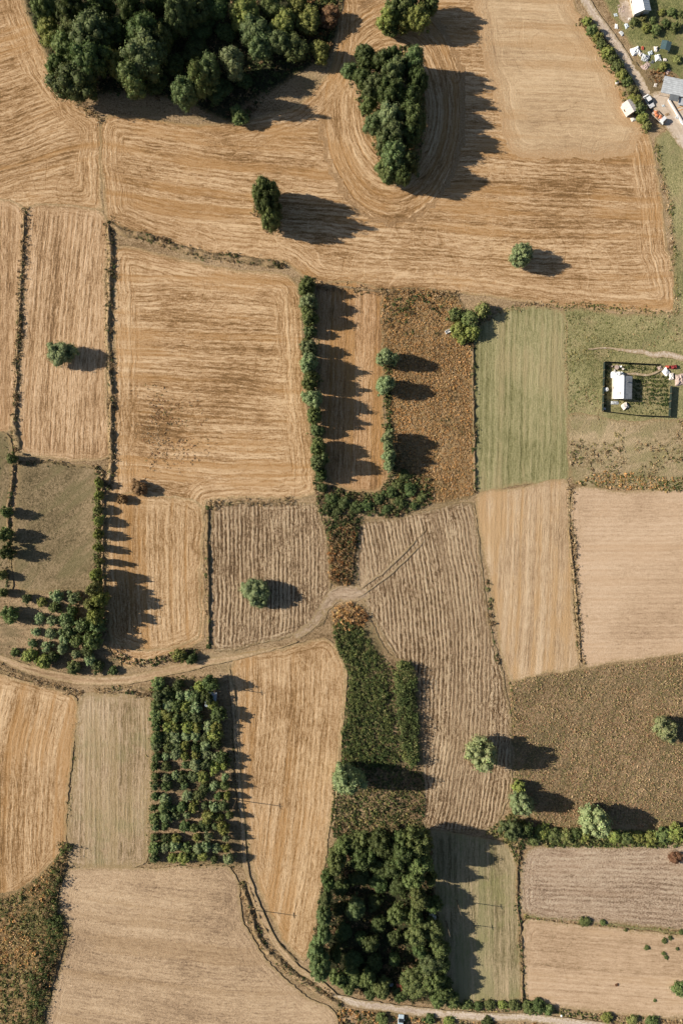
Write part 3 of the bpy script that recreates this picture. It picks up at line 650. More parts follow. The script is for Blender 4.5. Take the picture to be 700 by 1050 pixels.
# walled orchard block: fifteen rows
def orchard():
    rr = random.Random(5)
    for k in range(18):
        y = 703 + k * 10.4
        xr = 226 + (y - 700) * .105
        xs = [161 - (y - 700) * .02]
        x = xs[0] + 11
        while x < xr - 3: xs.append(x); x += rr.uniform(8.5, 12)
        row = []
        for j, x in enumerate(xs):
            last = j == len(xs) - 1
            if k in (1, 2, 3) and 204 < x < 232 and not last: continue
            if j and not last:
                if k >= 9 and rr.random() < .1: continue
                if rr.random() < .07: continue
            r_ = rr.uniform(3.8, 7.2) + (1.2 if k < 6 else 0)
            h = rr.uniform(2.3, 3.7) + (1.3 if last else 0) + (.8 if k < 5 else 0)
            if k == 0 and last: h, r_ = 7, 9
            if k == 3 and last: h, r_ = 6, 9
            kind = rr.choice(['blue', 'mid', 'sage', 'dark', 'bright', 'sage', 'bright'] if j else ['dark', 'mid', 'blue'])
            row.append((x + rr.uniform(-1.5, 1.5), y + rr.uniform(-2, 2), r_, h, kind))
        for i, t in enumerate(row):
            lab = f"{size_word(t[2])} {COLWORD[t[4]]} fruit tree, {ORD[i + 1]} from left, {ORD[k + 1]} row down, long orchard"
            tree(*t, lab, 'tree', 'fruit trees of the long orchard block', 'small', crown_from=.12)
orchard()
W4 = [(352, 868, 11.0, 9.0, 'mid'), (345, 884, 12.0, 11.0, 'mid'), (366, 866, 10.0, 9.0, 'mid'), (372, 880, 12.0, 13.0, 'dark'), (392, 866, 13.0, 12.0, 'dark'), (412, 872, 14.0, 15.0, 'dark'), (428, 864, 13.0, 15.0, 'mid'), (402, 888, 12.0, 11.0, 'dark'), (430, 884, 14.0, 16.0, 'mid'), (388, 884, 11.0, 9.0, 'dark'),
      (336, 903, 8.0, 14.5, 'dark'), (424, 900, 11.0, 12.0, 'mid'), (442, 902, 8.0, 8.0, 'mid'), (368, 900, 8.8, 3.2, 'dark'), (388, 906, 8.8, 3.2, 'dark'), (408, 910, 8.0, 3.2, 'dark'), (350, 910, 8.0, 3.2, 'dark'), (334, 922, 7.0, 14.5, 'blue'), (364, 932, 10.0, 6.4, 'blue'), (430, 922, 12.0, 10.0, 'mid'), (444, 928, 9.0, 8.0, 'dark'), (408, 938, 11.0, 9.0, 'mid'), (384, 926, 8.8, 3.2, 'dark'), (348, 932, 8.0, 3.2, 'dark'),  # west edge heightened to shade the interior; gap trees darkened for that shade
      (332, 940, 8.0, 14.5, 'blue'), (388, 948, 8.8, 3.2, 'dark'), (332, 958, 8.0, 14.5, 'blue'), (352, 956, 8.0, 3.2, 'dark'), (370, 962, 8.0, 3.2, 'dark'), (380, 968, 8.0, 7.2, 'dark'), (404, 962, 8.0, 4.2, 'dark'), (428, 958, 10.0, 10.0, 'mid'), (444, 954, 10.0, 9.0, 'mid'), (424, 940, 9.0, 9.0, 'mid'), (450, 972, 9.0, 8.0, 'mid'), (430, 974, 9.0, 9.0, 'dark'),
      (324, 974, 9.0, 14.5, 'blue'), (328, 992, 11.0, 15.5, 'blue'), (344, 980, 8.0, 10.7, 'dark'), (362, 984, 8.0, 3.2, 'dark'), (384, 988, 8.0, 3.2, 'dark'), (404, 984, 8.0, 4.2, 'dark'), (442, 988, 11.0, 9.0, 'blue'), (454, 990, 8.0, 7.0, 'mid'), (346, 1004, 9.0, 7.0, 'mid'), (362, 1002, 9.0, 6.0, 'mid'), (376, 1004, 10.0, 7.0, 'mid'), (392, 1014, 8.0, 5.0, 'mid'),
      (358, 1012, 8.0, 5.0, 'mid'), (428, 1008, 14.0, 8.0, 'mid'), (446, 1006, 10.0, 8.0, 'mid'), (456, 1014, 9.0, 7.0, 'dark'), (448, 1024, 10.0, 5.0, 'mid'), (380, 1018, 8.0, 4.0, 'dark'), (464, 1026, 8.0, 3.5, 'mid'), (410, 1018, 8.0, 4.0, 'dark')]
tree_group(vary(W4), 'bottom wood', 'trees of the wood at the bottom centre', nrows=6)
# roadside hedge top right
H6 = [(602, 21, 5, 2.5, 'bright'), (607, 30, 6, 3, 'mid'), (612, 38, 6, 2.6, 'bright'), (617, 45, 6, 3, 'mid'), (623, 53, 7, 3, 'bright'), (628, 60, 6, 3, 'mid'), (633, 67, 7, 3.2, 'mid'), (638, 76, 7, 3.2, 'bright'), (643, 82, 6, 3, 'mid'), (648, 92, 6, 2.6, 'olive'), (651, 101, 7, 3.2, 'bright'), (656, 110, 7, 3.2, 'mid'), (659, 120, 6, 3, 'bright'), (663, 128, 5, 2.4, 'olive')]
tree_group(H6, 'of the roadside hedge', 'shrubs of the roadside hedge at the top right', noun='shrub', cat='shrub', axis='down', proto='small', cf=.03)
# garden shrubs of the farm plot
H7 = [(650, 22, 5, 1.8, 'mid'), (662, 28, 5, 2, 'bright'), (672, 30, 6, 2.2, 'mid'), (669, 20, 4, 1.5, 'mid'), (682, 24, 5, 2, 'dark'), (692, 27, 6, 2.3, 'mid'), (689, 12, 5, 1.8, 'mid'), (678, 12, 4, 1.4, 'bright'), (660, 18, 4, 1.5, 'olive'), (698, 14, 4, 1.6, 'mid'), (694, 60, 5, 1.6, 'olive'), (680, 68, 5, 1.8, 'bright')]
tree_group(H7, 'on plot below the white barn', 'bushes on the farm plot below the white barn', noun='bush', cat='bush', axis='across', proto='small', cf=.03)
H8 = [(556, 853, 8, 2.6, 'bright'), (568, 857, 8, 2.4, 'mid'), (580, 858, 7, 2.2, 'olive'), (591, 856, 6, 2, 'dark'), (600, 858, 6, 1.8, 'bright'), (630, 858, 7, 2, 'bright'), (642, 860, 7, 2, 'mid'), (655, 859, 7, 2.2, 'bright'), (668, 860, 8, 2.4, 'bright'), (680, 857, 9, 3, 'mid'), (693, 855, 10, 3.5, 'bright'), (706, 856, 9, 3, 'mid'), (548, 862, 6, 2, 'mid')]
tree_group(H8, 'in hedge below the heath field', 'shrubs in the low hedge below the heath field', noun='shrub', cat='shrub', axis='across', proto='small', cf=.03)
H9 = [(330, 500, 5.5, 2.3, 'dark'), (340, 512, 7.0, 2.0, 'dark'), (352, 516, 7.0, 1.8, 'dark'), (364, 520, 7.0, 1.7, 'dark'), (376, 518, 6.2, 1.7, 'dark'), (388, 512, 6.2, 1.6, 'dark'), (400, 505, 7.0, 2.0, 'dark'), (410, 514, 7.0, 1.7, 'dark'), (420, 502, 7.0, 2.0, 'dark'), (415, 488, 6.2, 1.7, 'dark'), (432, 510, 5.5, 1.4, 'mid'), (408, 498, 6.2, 1.8, 'mid'), (345, 526, 6.2, 1.6, 'dark'), (334, 522, 6.2, 1.7, 'dark'), (395, 522, 5.5, 1.3, 'dark'), (424, 518, 4.7, 1.3, 'dark')]
tree_group(H9, 'in scrub below the orange strip', 'scrub bushes in the band below the orange strip', noun='bush', cat='bush', axis='across', proto='small', cf=.02)
H10 = [(600, 945, 6, 1.4, 'mid'), (618, 946, 3.5, 1, 'mid'), (681, 965, 3.2, .9, 'mid'), (687, 962, 2.6, .8, 'dark'), (663, 972, 3, .8, 'mid'), (680, 978, 2.4, .7, 'mid'), (683, 982, 2.4, .7, 'dark'), (697, 1015, 8, 3, 'mid'), (699, 956, 3, 1, 'dark'), (694, 973, 2, .6, 'dark'), (671, 1026, 2, .6, 'mid'), (632, 1010, 2, .6, 'rust'), (641, 954, 2, .6, 'mid')]
tree_group(H10, 'in tan field at lower right', 'small shrubs scattered in the tan field at the lower right', noun='shrub', cat='shrub', axis='across', proto='small', cf=.0)
H11 = [(392, 1046, 7, 2, 'mid'), (440, 1046, 6, 1.8, 'dark'), (460, 1048, 6, 1.6, 'bright'), (478, 1031, 6, 1.6, 'mid'), (490, 1032, 6, 1.8, 'dark'), (502, 1031, 6, 1.8, 'mid'), (515, 1031, 5, 1.5, 'bright'), (527, 1032, 6, 1.8, 'mid'), (542, 1034, 7, 2.4, 'mid'), (552, 1033, 8, 2.6, 'dark'), (562, 1036, 6, 2, 'mid'), (622, 1044, 6, 1.8, 'bright'), (648, 1046, 6, 1.6, 'olive'), (668, 1049, 7, 2, 'mid'), (500, 1048, 6, 1.5, 'dark')]
tree_group(H11, 'along track at the bottom edge', 'bushes along the track at the bottom edge', noun='bush', cat='bush', axis='across', proto='small', cf=.02)
tree(693, 880, 7, 2.2, 'rust', 'brown leafless bush in the hollow at the right end of the pale ploughed field', 'bush', proto='small', crown_from=0)
# ---------------------------------------------------------------- weeds, grass, banks
PAL = {
 'green': [(.06, .085, .03), (.085, .11, .038), (.12, .14, .05), (.05, .06, .025)],
 'lightgreen': [(.13, .15, .045), (.17, .18, .06), (.20, .19, .08), (.10, .12, .04)],
 'heath': [(.42, .26, .14), (.50, .33, .19), (.32, .25, .11), (.26, .21, .09), (.56, .40, .24), (.37, .20, .11)],
 'heathgreen': [(.28, .25, .11), (.23, .215, .09), (.40, .29, .16), (.46, .34, .19)],
 'rust': [(.26, .12, .045), (.32, .18, .08), (.15, .075, .035), (.20, .14, .06)],
 'orange': [(.60, .33, .13), (.50, .27, .10), (.66, .43, .22), (.36, .20, .08), (.42, .29, .12)],
 'straw': [(.44, .31, .17), (.36, .24, .12), (.28, .18, .09), (.5, .38, .24)],
 'olive': [(.30, .25, .10), (.24, .21, .08), (.38, .30, .15), (.18, .17, .06)],
 'brown': [(.20, .135, .07), (.14, .095, .05), (.27, .18, .1), (.12, .11, .045)],
}
def clump_mesh(name, C, rad, hgt, cols, nq, size, label, cat, seed=1):
    """one object of many small leafy clumps standing on the ground; C = clump centres (n,2)"""
    r = np.random.default_rng(seed); n = len(C)
    d = r.normal(size=(n, nq, 3)); d[..., 2] = np.abs(d[..., 2]); d /= np.linalg.norm(d, axis=2)[..., None]
    rr = r.uniform(.35, 1.0, (n, nq, 1))
    p = d * rr * np.stack([rad, rad, hgt], 1)[:, None, :]
    p[..., 0] += C[:, 0][:, None]; p[..., 1] += C[:, 1][:, None]; p[..., 2] += .03
    nn = d * .6 + r.normal(0, .42, d.shape); nn[..., 2] += .25; nn /= np.linalg.norm(nn, axis=2)[..., None]
    sz = (size * r.uniform(.6, 1.4, (n, nq)) * np.clip(rad / rad.mean(), .6, 1.5)[:, None]).ravel()
    V, F = quads(p.reshape(-1, 3), nn.reshape(-1, 3), sz, 1.3, r)
    V[:, 2] = np.maximum(V[:, 2], .005)
    c = np.repeat(cols, nq, 0) * r.uniform(.75, 1.25, (n * nq, 1))
    o = mesh_obj(name, V, F, WEED, colors=np.repeat(c, 4, 0))
    o['kind'] = 'stuff'; o['label'] = label; o['category'] = cat
    return o

def pick(C, pal, r, patch=.12):
    P_ = np.array([c for k in (pal if isinstance(pal, (list, tuple)) else [pal]) for c in PAL[k]])
    k = (vnoise(C[:, 0] + 900, C[:, 1] + 100, patch, 3) * 1.6 - .3 + r.uniform(-.3, .3, len(C))) * len(P_)
    return P_[np.clip(k.astype(int), 0, len(P_) - 1)]

def weeds(name, pts, dens, rad, hgt, pal, label, cat='weeds', nq=10, size=.28, thr=None, seed=3, smooth=True, soft=0):
    r = np.random.default_rng(seed)
    out = resample(px2m(pts), 2, True, .5, smooth); mn, mx = out.min(0), out.max(0)
    n = int((mx - mn).prod() * dens)
    C = r.uniform(mn, mx, (n, 2)); C = C[inside(C, out)]
    if soft: C = C[r.uniform(0, 1, len(C)) < (segdist(C, out, True) / soft)**1.5]
    if thr is not None: C = C[vnoise(C[:, 0], C[:, 1], .16, 4) + r.uniform(-.06, .06, len(C)) > thr]
    m = .7 + .6 * vnoise(C[:, 0], C[:, 1], .25, 3) * r.uniform(.6, 1.4, len(C))
    return clump_mesh(name, C, r.uniform(*rad, len(C)) * m, r.uniform(*hgt, len(C)) * m, pick(C, pal, r), nq, size, label, cat, seed)

def edge(name, lines, width, dens, rad, hgt, pal, label, cat='grass', nq=8, size=.22, seed=5, gap=.0):
    """clumps along lines (photo px); width in m, dens per metre"""
    r = np.random.default_rng(seed); CC = []
    for ln in lines:
        L = resample(px2m(ln), .5, False, .4)
        T = np.gradient(L, axis=0); T /= np.linalg.norm(T, axis=1)[:, None] + 1e-9
        k = int(len(L) * .5 * dens)
        i = r.integers(0, len(L), k)
        off = r.normal(0, width * .4, k)
        C = L[i] + np.stack([-T[i, 1], T[i, 0]], 1) * off[:, None] + r.normal(0, .2, (k, 2))
        if gap: C = C[vnoise(C[:, 0] * 1.0, C[:, 1], .35, 2) > gap]
        CC.append(C)
    C = np.vstack(CC)
    m = .5 + 1.0 * vnoise(C[:, 0], C[:, 1], .3, 3)
    return clump_mesh(name, C, r.uniform(*rad, len(C)) * m, r.uniform(*hgt, len(C)) * m, pick(C, pal, r, .2), nq, size, label, cat, seed)

def bank(line, w, h, mat='weed_floor', gap=0):
    L = resample(px2m(line), .6, False, .35)
    T = np.gradient(L, axis=0); T /= np.linalg.norm(T, axis=1)[:, None] + 1e-9
    Nn = np.stack([-T[:, 1], T[:, 0]], 1); K = 7; V = []; U = []; D = []
    prof = [0, .35, .85, 1.0, .8, .3, 0]
    hv = h * (.1 + 1.2 * vnoise(L[:, 0], L[:, 1], .7, 3)); ends = np.minimum(1, np.minimum(np.arange(len(L)), np.arange(len(L))[::-1]) / 4); hv = hv * ends
    wv = w * (.6 + .8 * vnoise(L[:, 0] + 77, L[:, 1], .4, 3))
    for i in range(len(L)):
        for j in range(K):
            t = j / (K - 1) * 2 - 1; p = L[i] + Nn[i] * t * wv[i] * .5
            V.append((p[0], p[1], prof[j] * hv[i] * (.6 + .8 * random.random()) - (.03 if j in (0, K - 1) else 0))); U.append(t); D.append(1 - abs(t))
    F = np.array([(i * K + j, (i + 1) * K + j, (i + 1) * K + j + 1, i * K + j + 1) for i in range(len(L) - 1) for j in range(K - 1)])[:, ::-1]
    o = mesh_obj('earth_bank', V, F, M[mat], {'u': U, 'd': D, 'tone': np.full(len(V), -.05), 'green': np.zeros(len(V))}, smooth=True)
    o['kind'] = 'structure'

B_left = [(111, 228), (114, 260), (113, 300), (111, 340), (113, 380), (116, 410), (114, 440), (115, 468), (111, 500)]
B_top = [(112, 230), (130, 240), (150, 243), (175, 252), (200, 259), (230, 264), (262, 268), (290, 272)]
B_far = [(26, 214), (24, 260), (22, 300), (20, 340), (18, 370), (17, 410), (15, 445), (18, 462)]
bank(B_left, 2.0, 1.15, 'dry_margin'); bank(B_top, 2.4, 1.2, 'dry_margin'); bank(B_far, 1.2, .7, 'dry_margin')
bank([(14, 425), (17, 445), (20, 462)], 2.4, 1.2, 'dry_margin')
bank([(213, 519), (213, 560), (214, 600), (214, 640), (214, 664)], 1.4, 1.0, 'weed_floor')
bank([(215, 518), (240, 516), (270, 515), (300, 515)], 1.0, .55, 'dry_margin')
bank([(484, 350), (485, 400), (486, 450), (487, 503)], 1.2, .8)
bank([(583, 540), (587, 580), (590, 610), (593, 650), (594, 680)], 1.1, .55, 'dry_margin')
bank([(0, 683), (20, 690), (40, 700), (60, 706), (84, 712)], 1.6, .7, 'dry_margin'); bank([(98, 708), (120, 709), (140, 707), (152, 710), (160, 714)], 1.8, .7, 'dry_margin')
bank([(247, 905), (256, 930), (262, 955), (275, 975), (292, 990), (310, 1005), (330, 1020), (350, 1030)], 2.2, 1.0, 'dry_margin')
bank([(252, 900), (262, 925), (268, 945), (280, 962)], 1.4, .7, 'dry_margin')
bank([(284, 964), (295, 977), (306, 986)], 1.2, .7, 'dry_margin')
bank([(532, 868), (530, 890), (530, 930), (534, 960), (535, 1000), (535, 1030)], 1.2, .7); bank([(538, 939), (570, 941), (600, 944), (650, 951), (700, 957)], 1.0, .35, 'olive_grass')
bank([(20, 474), (50, 474), (80, 478), (103, 482)], 1.2, .6); bank([(16, 470), (12, 500), (8, 530), (12, 560)], 1.6, .9)
bank([(104, 484), (106, 530), (106, 580), (107, 620)], 1.3, .8, 'dry_margin')
bank([(325, 294), (350, 294), (392, 299)], 1.0, .5, 'dry_margin')
bank([(240, 700), (243, 760), (245, 820), (249, 880)], 1.0, .6)
bank([(346, 664), (356, 690), (352, 740), (348, 790), (342, 850)], 1.2, .5, 'dry_margin')

edge('dry_grass', [B_left, B_top, B_far, [(584, 500), (588, 570), (593, 640), (595, 680)], [(60, 62), (80, 104), (103, 124)], [(0, 683), (40, 700), (84, 712)], [(98, 708), (130, 709), (156, 712)],
     [(215, 517), (300, 515)], [(104, 484), (106, 560), (108, 640)], [(325, 294), (392, 299), (470, 302)], [(247, 905), (262, 955), (292, 990), (350, 1030)]],
     1.6, 7, (.25, .6), (.3, 1.1), ['straw', 'brown', 'straw'], 'tufts of dry straw coloured grass on the banks between the stubble fields')
edge('bank_weeds', [B_left, [(14, 425), (17, 445), (20, 462)], B_far[3:], [(213, 519), (213, 590), (214, 664)], [(484, 350), (486, 430), (487, 505)], [(532, 868), (530, 930), (535, 1000), (535, 1030)],
     [(20, 474), (60, 474), (101, 481)], [(16, 470), (10, 520), (8, 600)], [(102, 486), (101, 540), (100, 600)], [(102, 486), (101, 540), (100, 600)], [(586, 575), (591, 620), (593, 670)], [(256, 930), (275, 975), (310, 1005), (340, 1024)], [(230, 264), (290, 272)], [(500, 590), (503, 640), (510, 680)]],
     .8, 3.2, (.3, .6), (.5, 1.1), ['green', 'brown'], 'dark weeds in ragged lines along the field banks', 'weeds', size=.3, gap=.38)
edge('shadow_scrub', [[(70, 866), (62, 885), (56, 905), (54, 925), (62, 946), (62, 965), (52, 985), (44, 1010), (40, 1050)], [(50, 930), (54, 960), (44, 985), (36, 1010), (32, 1050)]], 2.2, 5, (.6, 1.1), (1.2, 3.4), ['green', 'green', 'brown', 'lightgreen'], 'added bushes casting the slope shadow in the bottom left corner', 'scrub', nq=24, size=.3)  # tall bushes added to cast the shadow of the slope edge
edge('bank_clods', [B_top[2:], B_top[2:], B_top[1:], B_left, B_far, [(98, 708), (130, 709), (156, 712)], [(247, 905), (262, 955), (292, 990), (350, 1030)]], 1.2, 2.6, (.35, .7), (.6, 1.5), ['brown', 'brown', 'green'], 'brown clumps added to cast ragged dark shade on the field banks', 'clumps', nq=16, size=.24, gap=.33, seed=9)  # clumps added for the ragged dark shade of bank clods
def ring(px, py, r_):
    return [(px + r_ * math.cos(a * .7), py + r_ * math.sin(a * .7)) for a in range(10)]
edge('tree_base_weeds', [ring(62, 363, 9), ring(266, 606, 9), ring(533, 262, 8), ring(490, 772, 12), ring(277, 222, 9), ring(281, 232, 7), ring(683, 747, 8), ring(536, 824, 8), ring(269, 214, 8)], 1.6, 5, (.25, .55), (.2, .7), ['straw', 'olive', 'brown'], 'unploughed rough grass round the feet of the lone trees', 'grass', nq=9, size=.22)
edge('hedge_weeds', [[(102, 486), (101, 520), (101, 560), (99, 600), (98, 625)], [(99, 570), (98, 600), (96, 625)]], 1.5, 5, (.35, .8), (.4, 1.4), ['lightgreen', 'lightgreen', 'green'], 'bright green undergrowth in the hedge right of the green pasture', 'undergrowth', nq=14, size=.28)
edge('hedge_weeds', [[(313, 286), (315, 340), (317, 400), (323, 450), (328, 490)], [(396, 360), (397, 400), (399, 480)]], 1.6, 7, (.4, .8), (.5, 1.6), ['green', 'lightgreen', 'brown'], 'dark undergrowth at the foot of the two hedge rows beside the orange strip', 'undergrowth', nq=14, size=.28)
edge('verge_grass', [[(538, 940), (600, 945), (700, 956)], [(112, 226), (130, 238), (160, 246)], [(672, 150), (686, 210), (694, 320)], [(490, 332), (530, 314), (600, 314), (694, 322)],
     [(76, 740), (75, 790), (70, 850)], [(156, 705), (155, 780), (152, 884)], [(524, 700), (527, 760), (528, 800)], [(320, 285), (326, 400), (330, 490)], [(500, 853), (520, 862), (530, 880)], [(250, 850), (252, 890)],
     [(180, 1000), (200, 930)][:0] or [(593, 20), (620, 62), (640, 100), (662, 136)]],
     1.4, 4.5, (.25, .5), (.2, .5), ['olive', 'lightgreen', 'straw'], 'olive grass growing along the field edges and verges')
weeds('tall_weeds', [(341, 642), (350, 634), (364, 640), (376, 650), (386, 668), (396, 686), (399, 720), (402, 750), (412, 778), (398, 790), (372, 784), (352, 790), (350, 760), (354, 730), (358, 695), (347, 668)], 4, (.4, .8), (.8, 2.0), ['green', 'lightgreen', 'green', 'green', 'lightgreen'],
      'dense dark green weeds filling the strip left of the long ploughed field', nq=22, size=.24)
weeds('tall_weeds', [(405, 690), (410, 678), (420, 680), (426, 694), (424, 712), (428, 738), (427, 760), (430, 776), (420, 786), (411, 770), (408, 735)], 3, (.7, 1.2), (2.6, 4.4), ['lightgreen', 'green'],
      'taller bright green thicket along the right side of the weed strip', nq=34, size=.28)
weeds('scrub', [(334, 536), (350, 528), (368, 534), (364, 556), (354, 572), (346, 560), (338, 556)], 3.2, (.5, .9), (.8, 2.0), ['green', 'green', 'brown'], 'dark green scrub spilling down over the head of the rusty strip', nq=18, size=.26)
weeds('dry_weeds', [(337, 546), (350, 538), (364, 540), (363, 575), (361, 597), (350, 602), (338, 598)], 3, (.4, .8), (1.2, 2.4), ['rust', 'brown', 'rust'], 'rusty brown dead weeds in the strip between the two ploughed fields', nq=16, size=.28)
weeds('dry_weeds', [(340, 628), (346, 620), (360, 617), (374, 626), (378, 640), (360, 644), (344, 648)], 2.6, (.4, .8), (1.0, 1.8), ['rust', 'orange'], 'rusty dead weeds at the head of the dark green strip', nq=14, size=.26)
weeds('dry_weeds', [(386, 668), (400, 680), (408, 700), (410, 770), (402, 760), (396, 700)], 3.5, (.3, .55), (.3, 1.0), ['olive', 'lightgreen', 'green', 'lightgreen'], 'olive green weeds between the two green thickets', nq=12, size=.24)
weeds('dry_weeds', [(345, 790), (430, 788), (432, 848), (400, 852), (345, 862), (340, 830)], 3.4, (.3, .6), (.4, 1.1), ['green', 'brown', 'green', 'olive', 'green'], 'brown and green weeds below the dark green strip', nq=12, size=.26)
weeds('ditch_weeds', [(364, 540), (372, 534), (368, 560), (366, 598), (362, 597)], 2, (.3, .6), (.3, .8), ['green', 'brown'], 'dark weeds in the ditch beside the rusty strip', nq=10)
weeds('heath', [(524, 702), (560, 692), (640, 681), (770, 674), (770, 845), (640, 846), (556, 848), (532, 830), (528, 770)], 6.5, (.2, .4), (.2, .6), ['heath', 'heathgreen', 'heathgreen', 'heath', 'heathgreen'], 'low reddish brown heath plants covering the rough field at the right', nq=8, size=.18)
weeds('dry_weeds', [(394, 302), (466, 302), (482, 345), (486, 420), (487, 504), (455, 514), (425, 512), (405, 490), (396, 420)], 6.0, (.2, .42), (.2, .5), ['orange', 'straw', 'orange', 'orange', 'brown'], 'orange brown weeds covering the field left of the green field', nq=8, size=.17)
weeds('scrub', [(395, 303), (440, 303), (455, 320), (450, 345), (410, 345), (396, 335)], .5, (.5, .9), (.6, 1.2), ['green', 'brown'], 'darker scrub plants in the upper part of the orange brown field', nq=18, thr=.45)
weeds('scrub', [(322, 492), (345, 502), (385, 506), (405, 480), (440, 492), (444, 510), (432, 522), (400, 530), (372, 532), (362, 542), (338, 548), (326, 520)], 1.6, (.5, .9), (.5, 1.4), ['green', 'brown', 'green'], 'dark green scrub filling the band below the orange strip', nq=18, size=.3)
weeds('weeds', [(586, 426), (640, 434), (770, 430), (770, 503), (640, 500), (588, 493)], 1.5, (.3, .8), (.2, .7), ['olive', 'brown', 'straw', 'lightgreen'], 'patchy weeds in the rough field below the fenced garden', nq=8, size=.26, thr=.50)
weeds('weeds', [(620, 484), (700, 490), (770, 490), (770, 505), (640, 502), (590, 496)], 3, (.3, .55), (.2, .6), ['olive', 'orange', 'lightgreen'], 'denser weeds along the lower edge of the rough garden field', nq=9)
weeds('grass', [(582, 322), (690, 326), (700, 350), (612, 372), (614, 425), (584, 424)], 2.0, (.2, .45), (.1, .3), ['olive', 'lightgreen', 'straw'], 'tussocky olive grass around the lane above the fenced garden', 'grass', nq=7, size=.2, thr=.40)
weeds('bank_weeds', [(-40, 940), (20, 915), (50, 890), (68, 868), (64, 895), (56, 925), (66, 955), (58, 985), (42, 1050), (-40, 1050)], 2.6, (.35, .8), (.3, 1.1), ['olive', 'lightgreen', 'green', 'olive', 'orange'], 'mixed green and brown scrub on the slope in the bottom left corner', nq=12, size=.28)
weeds('hedge_grass', [(545, 850), (600, 848), (660, 852), (770, 848), (770, 866), (640, 868), (560, 867)], 3.5, (.3, .6), (.4, 1.0), ['lightgreen', 'green', 'olive'], 'bright green grass and brambles at the foot of the hedge below the heath', 'grass', nq=14, size=.28)
weeds('hedge_grass', [(500, 852), (515, 840), (530, 830), (548, 860), (536, 872), (530, 888), (518, 866)], 2.5, (.3, .6), (.3, .8), ['lightgreen', 'olive', 'green'], 'green grass round the hedge corner above the mown field', 'grass', nq=12)
weeds('orchard_grass', [(158, 700), (226, 698), (238, 740), (248, 884), (153, 882), (156, 800)], 2.0, (.25, .5), (.1, .5), ['olive', 'brown', 'green'], 'rough grass under the fruit trees of the long orchard', 'grass', nq=8, thr=.42)
weeds('orchard_grass', [(0, 608), (100, 610), (112, 645), (112, 668), (122, 684), (90, 690), (40, 685), (0, 672)], 1.8, (.25, .5), (.1, .45), ['brown', 'olive', 'straw'], 'dry grass under the trees of the small left orchard', 'grass', nq=8, thr=.40)
weeds('track_scrub', [(112, 676), (150, 684), (205, 672), (207, 666), (190, 664), (150, 676), (118, 668)], 2.5, (.3, .6), (.4, 1.0), ['brown', 'green', 'straw'], 'dark scrub on the bank above the farm track', nq=12)
weeds('undergrowth', [(20, -40), (350, -40), (344, 30), (335, 60), (290, 80), (255, 122), (240, 128), (190, 108), (120, 98), (75, 100), (50, 62), (25, 0)], .8, (.5, 1.0), (.5, 1.4), ['green', 'brown'], 'dark undergrowth on the floor of the top-left wood', 'undergrowth', nq=14, size=.34)
weeds('undergrowth', [(300, 0), (344, 0), (342, 40), (330, 60), (306, 56), (290, 35)], 1.8, (.5, .9), (.5, 1.5), ['lightgreen', 'rust', 'green'], 'bright and rusty scrub at the right end of the top-left wood', 'undergrowth', nq=16, size=.32)
weeds('undergrowth', [(318, 990), (335, 880), (350, 858), (434, 848), (444, 900), (456, 1000), (462, 1028), (400, 1026), (345, 1010)], .9, (.5, 1.0), (.4, 1.3), ['green', 'brown'], 'dark undergrowth on the floor of the bottom wood', 'undergrowth', nq=14, size=.34)
weeds('undergrowth', [(355, 70), (395, 50), (430, 50), (436, 120), (428, 180), (400, 190), (376, 130)], 1.0, (.5, .9), (.4, 1.2), ['green', 'olive'], 'undergrowth beneath the small wood in the stubble', 'undergrowth', nq=14, size=.34)
weeds('verge_weeds', [(345, 1032), (400, 1042), (480, 1048), (620, 1054), (740, 1075), (740, 1120), (360, 1120), (352, 1060)], 2.2, (.3, .7), (.2, .8), ['brown', 'orange', 'green', 'olive'], 'scrubby weeds below the track at the bottom edge', nq=11, size=.28)
weeds('verge_weeds', [(465, 1027), (540, 1030), (640, 1042), (770, 1052), (770, 1066), (640, 1050), (540, 1037), (465, 1035)], 2.5, (.25, .55), (.2, .6), ['straw', 'olive', 'green'], 'dry grass between the bottom track and the lower right fields', 'grass', nq=9)
weeds('stubble_weeds', [(126, 395), (175, 388), (215, 415), (230, 450), (200, 488), (145, 492), (124, 450)], 3.2, (.2, .45), (.12, .35), ['heath', 'straw'], 'brown weeds in the rough patch of the middle left stubble field', nq=6, size=.2, thr=.44, soft=12)
weeds('pasture_weeds', [(24, 480), (98, 486), (100, 600), (22, 602)], 1.5, (.2, .4), (.08, .25), ['olive', 'brown'], 'short tussocks in the dull green pasture', 'grass', nq=6, size=.2, thr=.45)
weeds('farm_weeds', [(640, 30), (700, 20), (740, 40), (740, 85), (700, 82), (680, 70), (655, 45)], 1.6, (.25, .5), (.1, .4), ['lightgreen', 'olive', 'straw'], 'green and dry weeds on the farm plot at the top right', nq=8, thr=.40)
weeds('weeds', [(-40, 445), (8, 448), (12, 480), (8, 600), (-40, 640)], 1.6, (.25, .5), (.1, .5), ['olive', 'brown'], 'rough weeds left of the pasture at the left edge', nq=8, thr=.35)

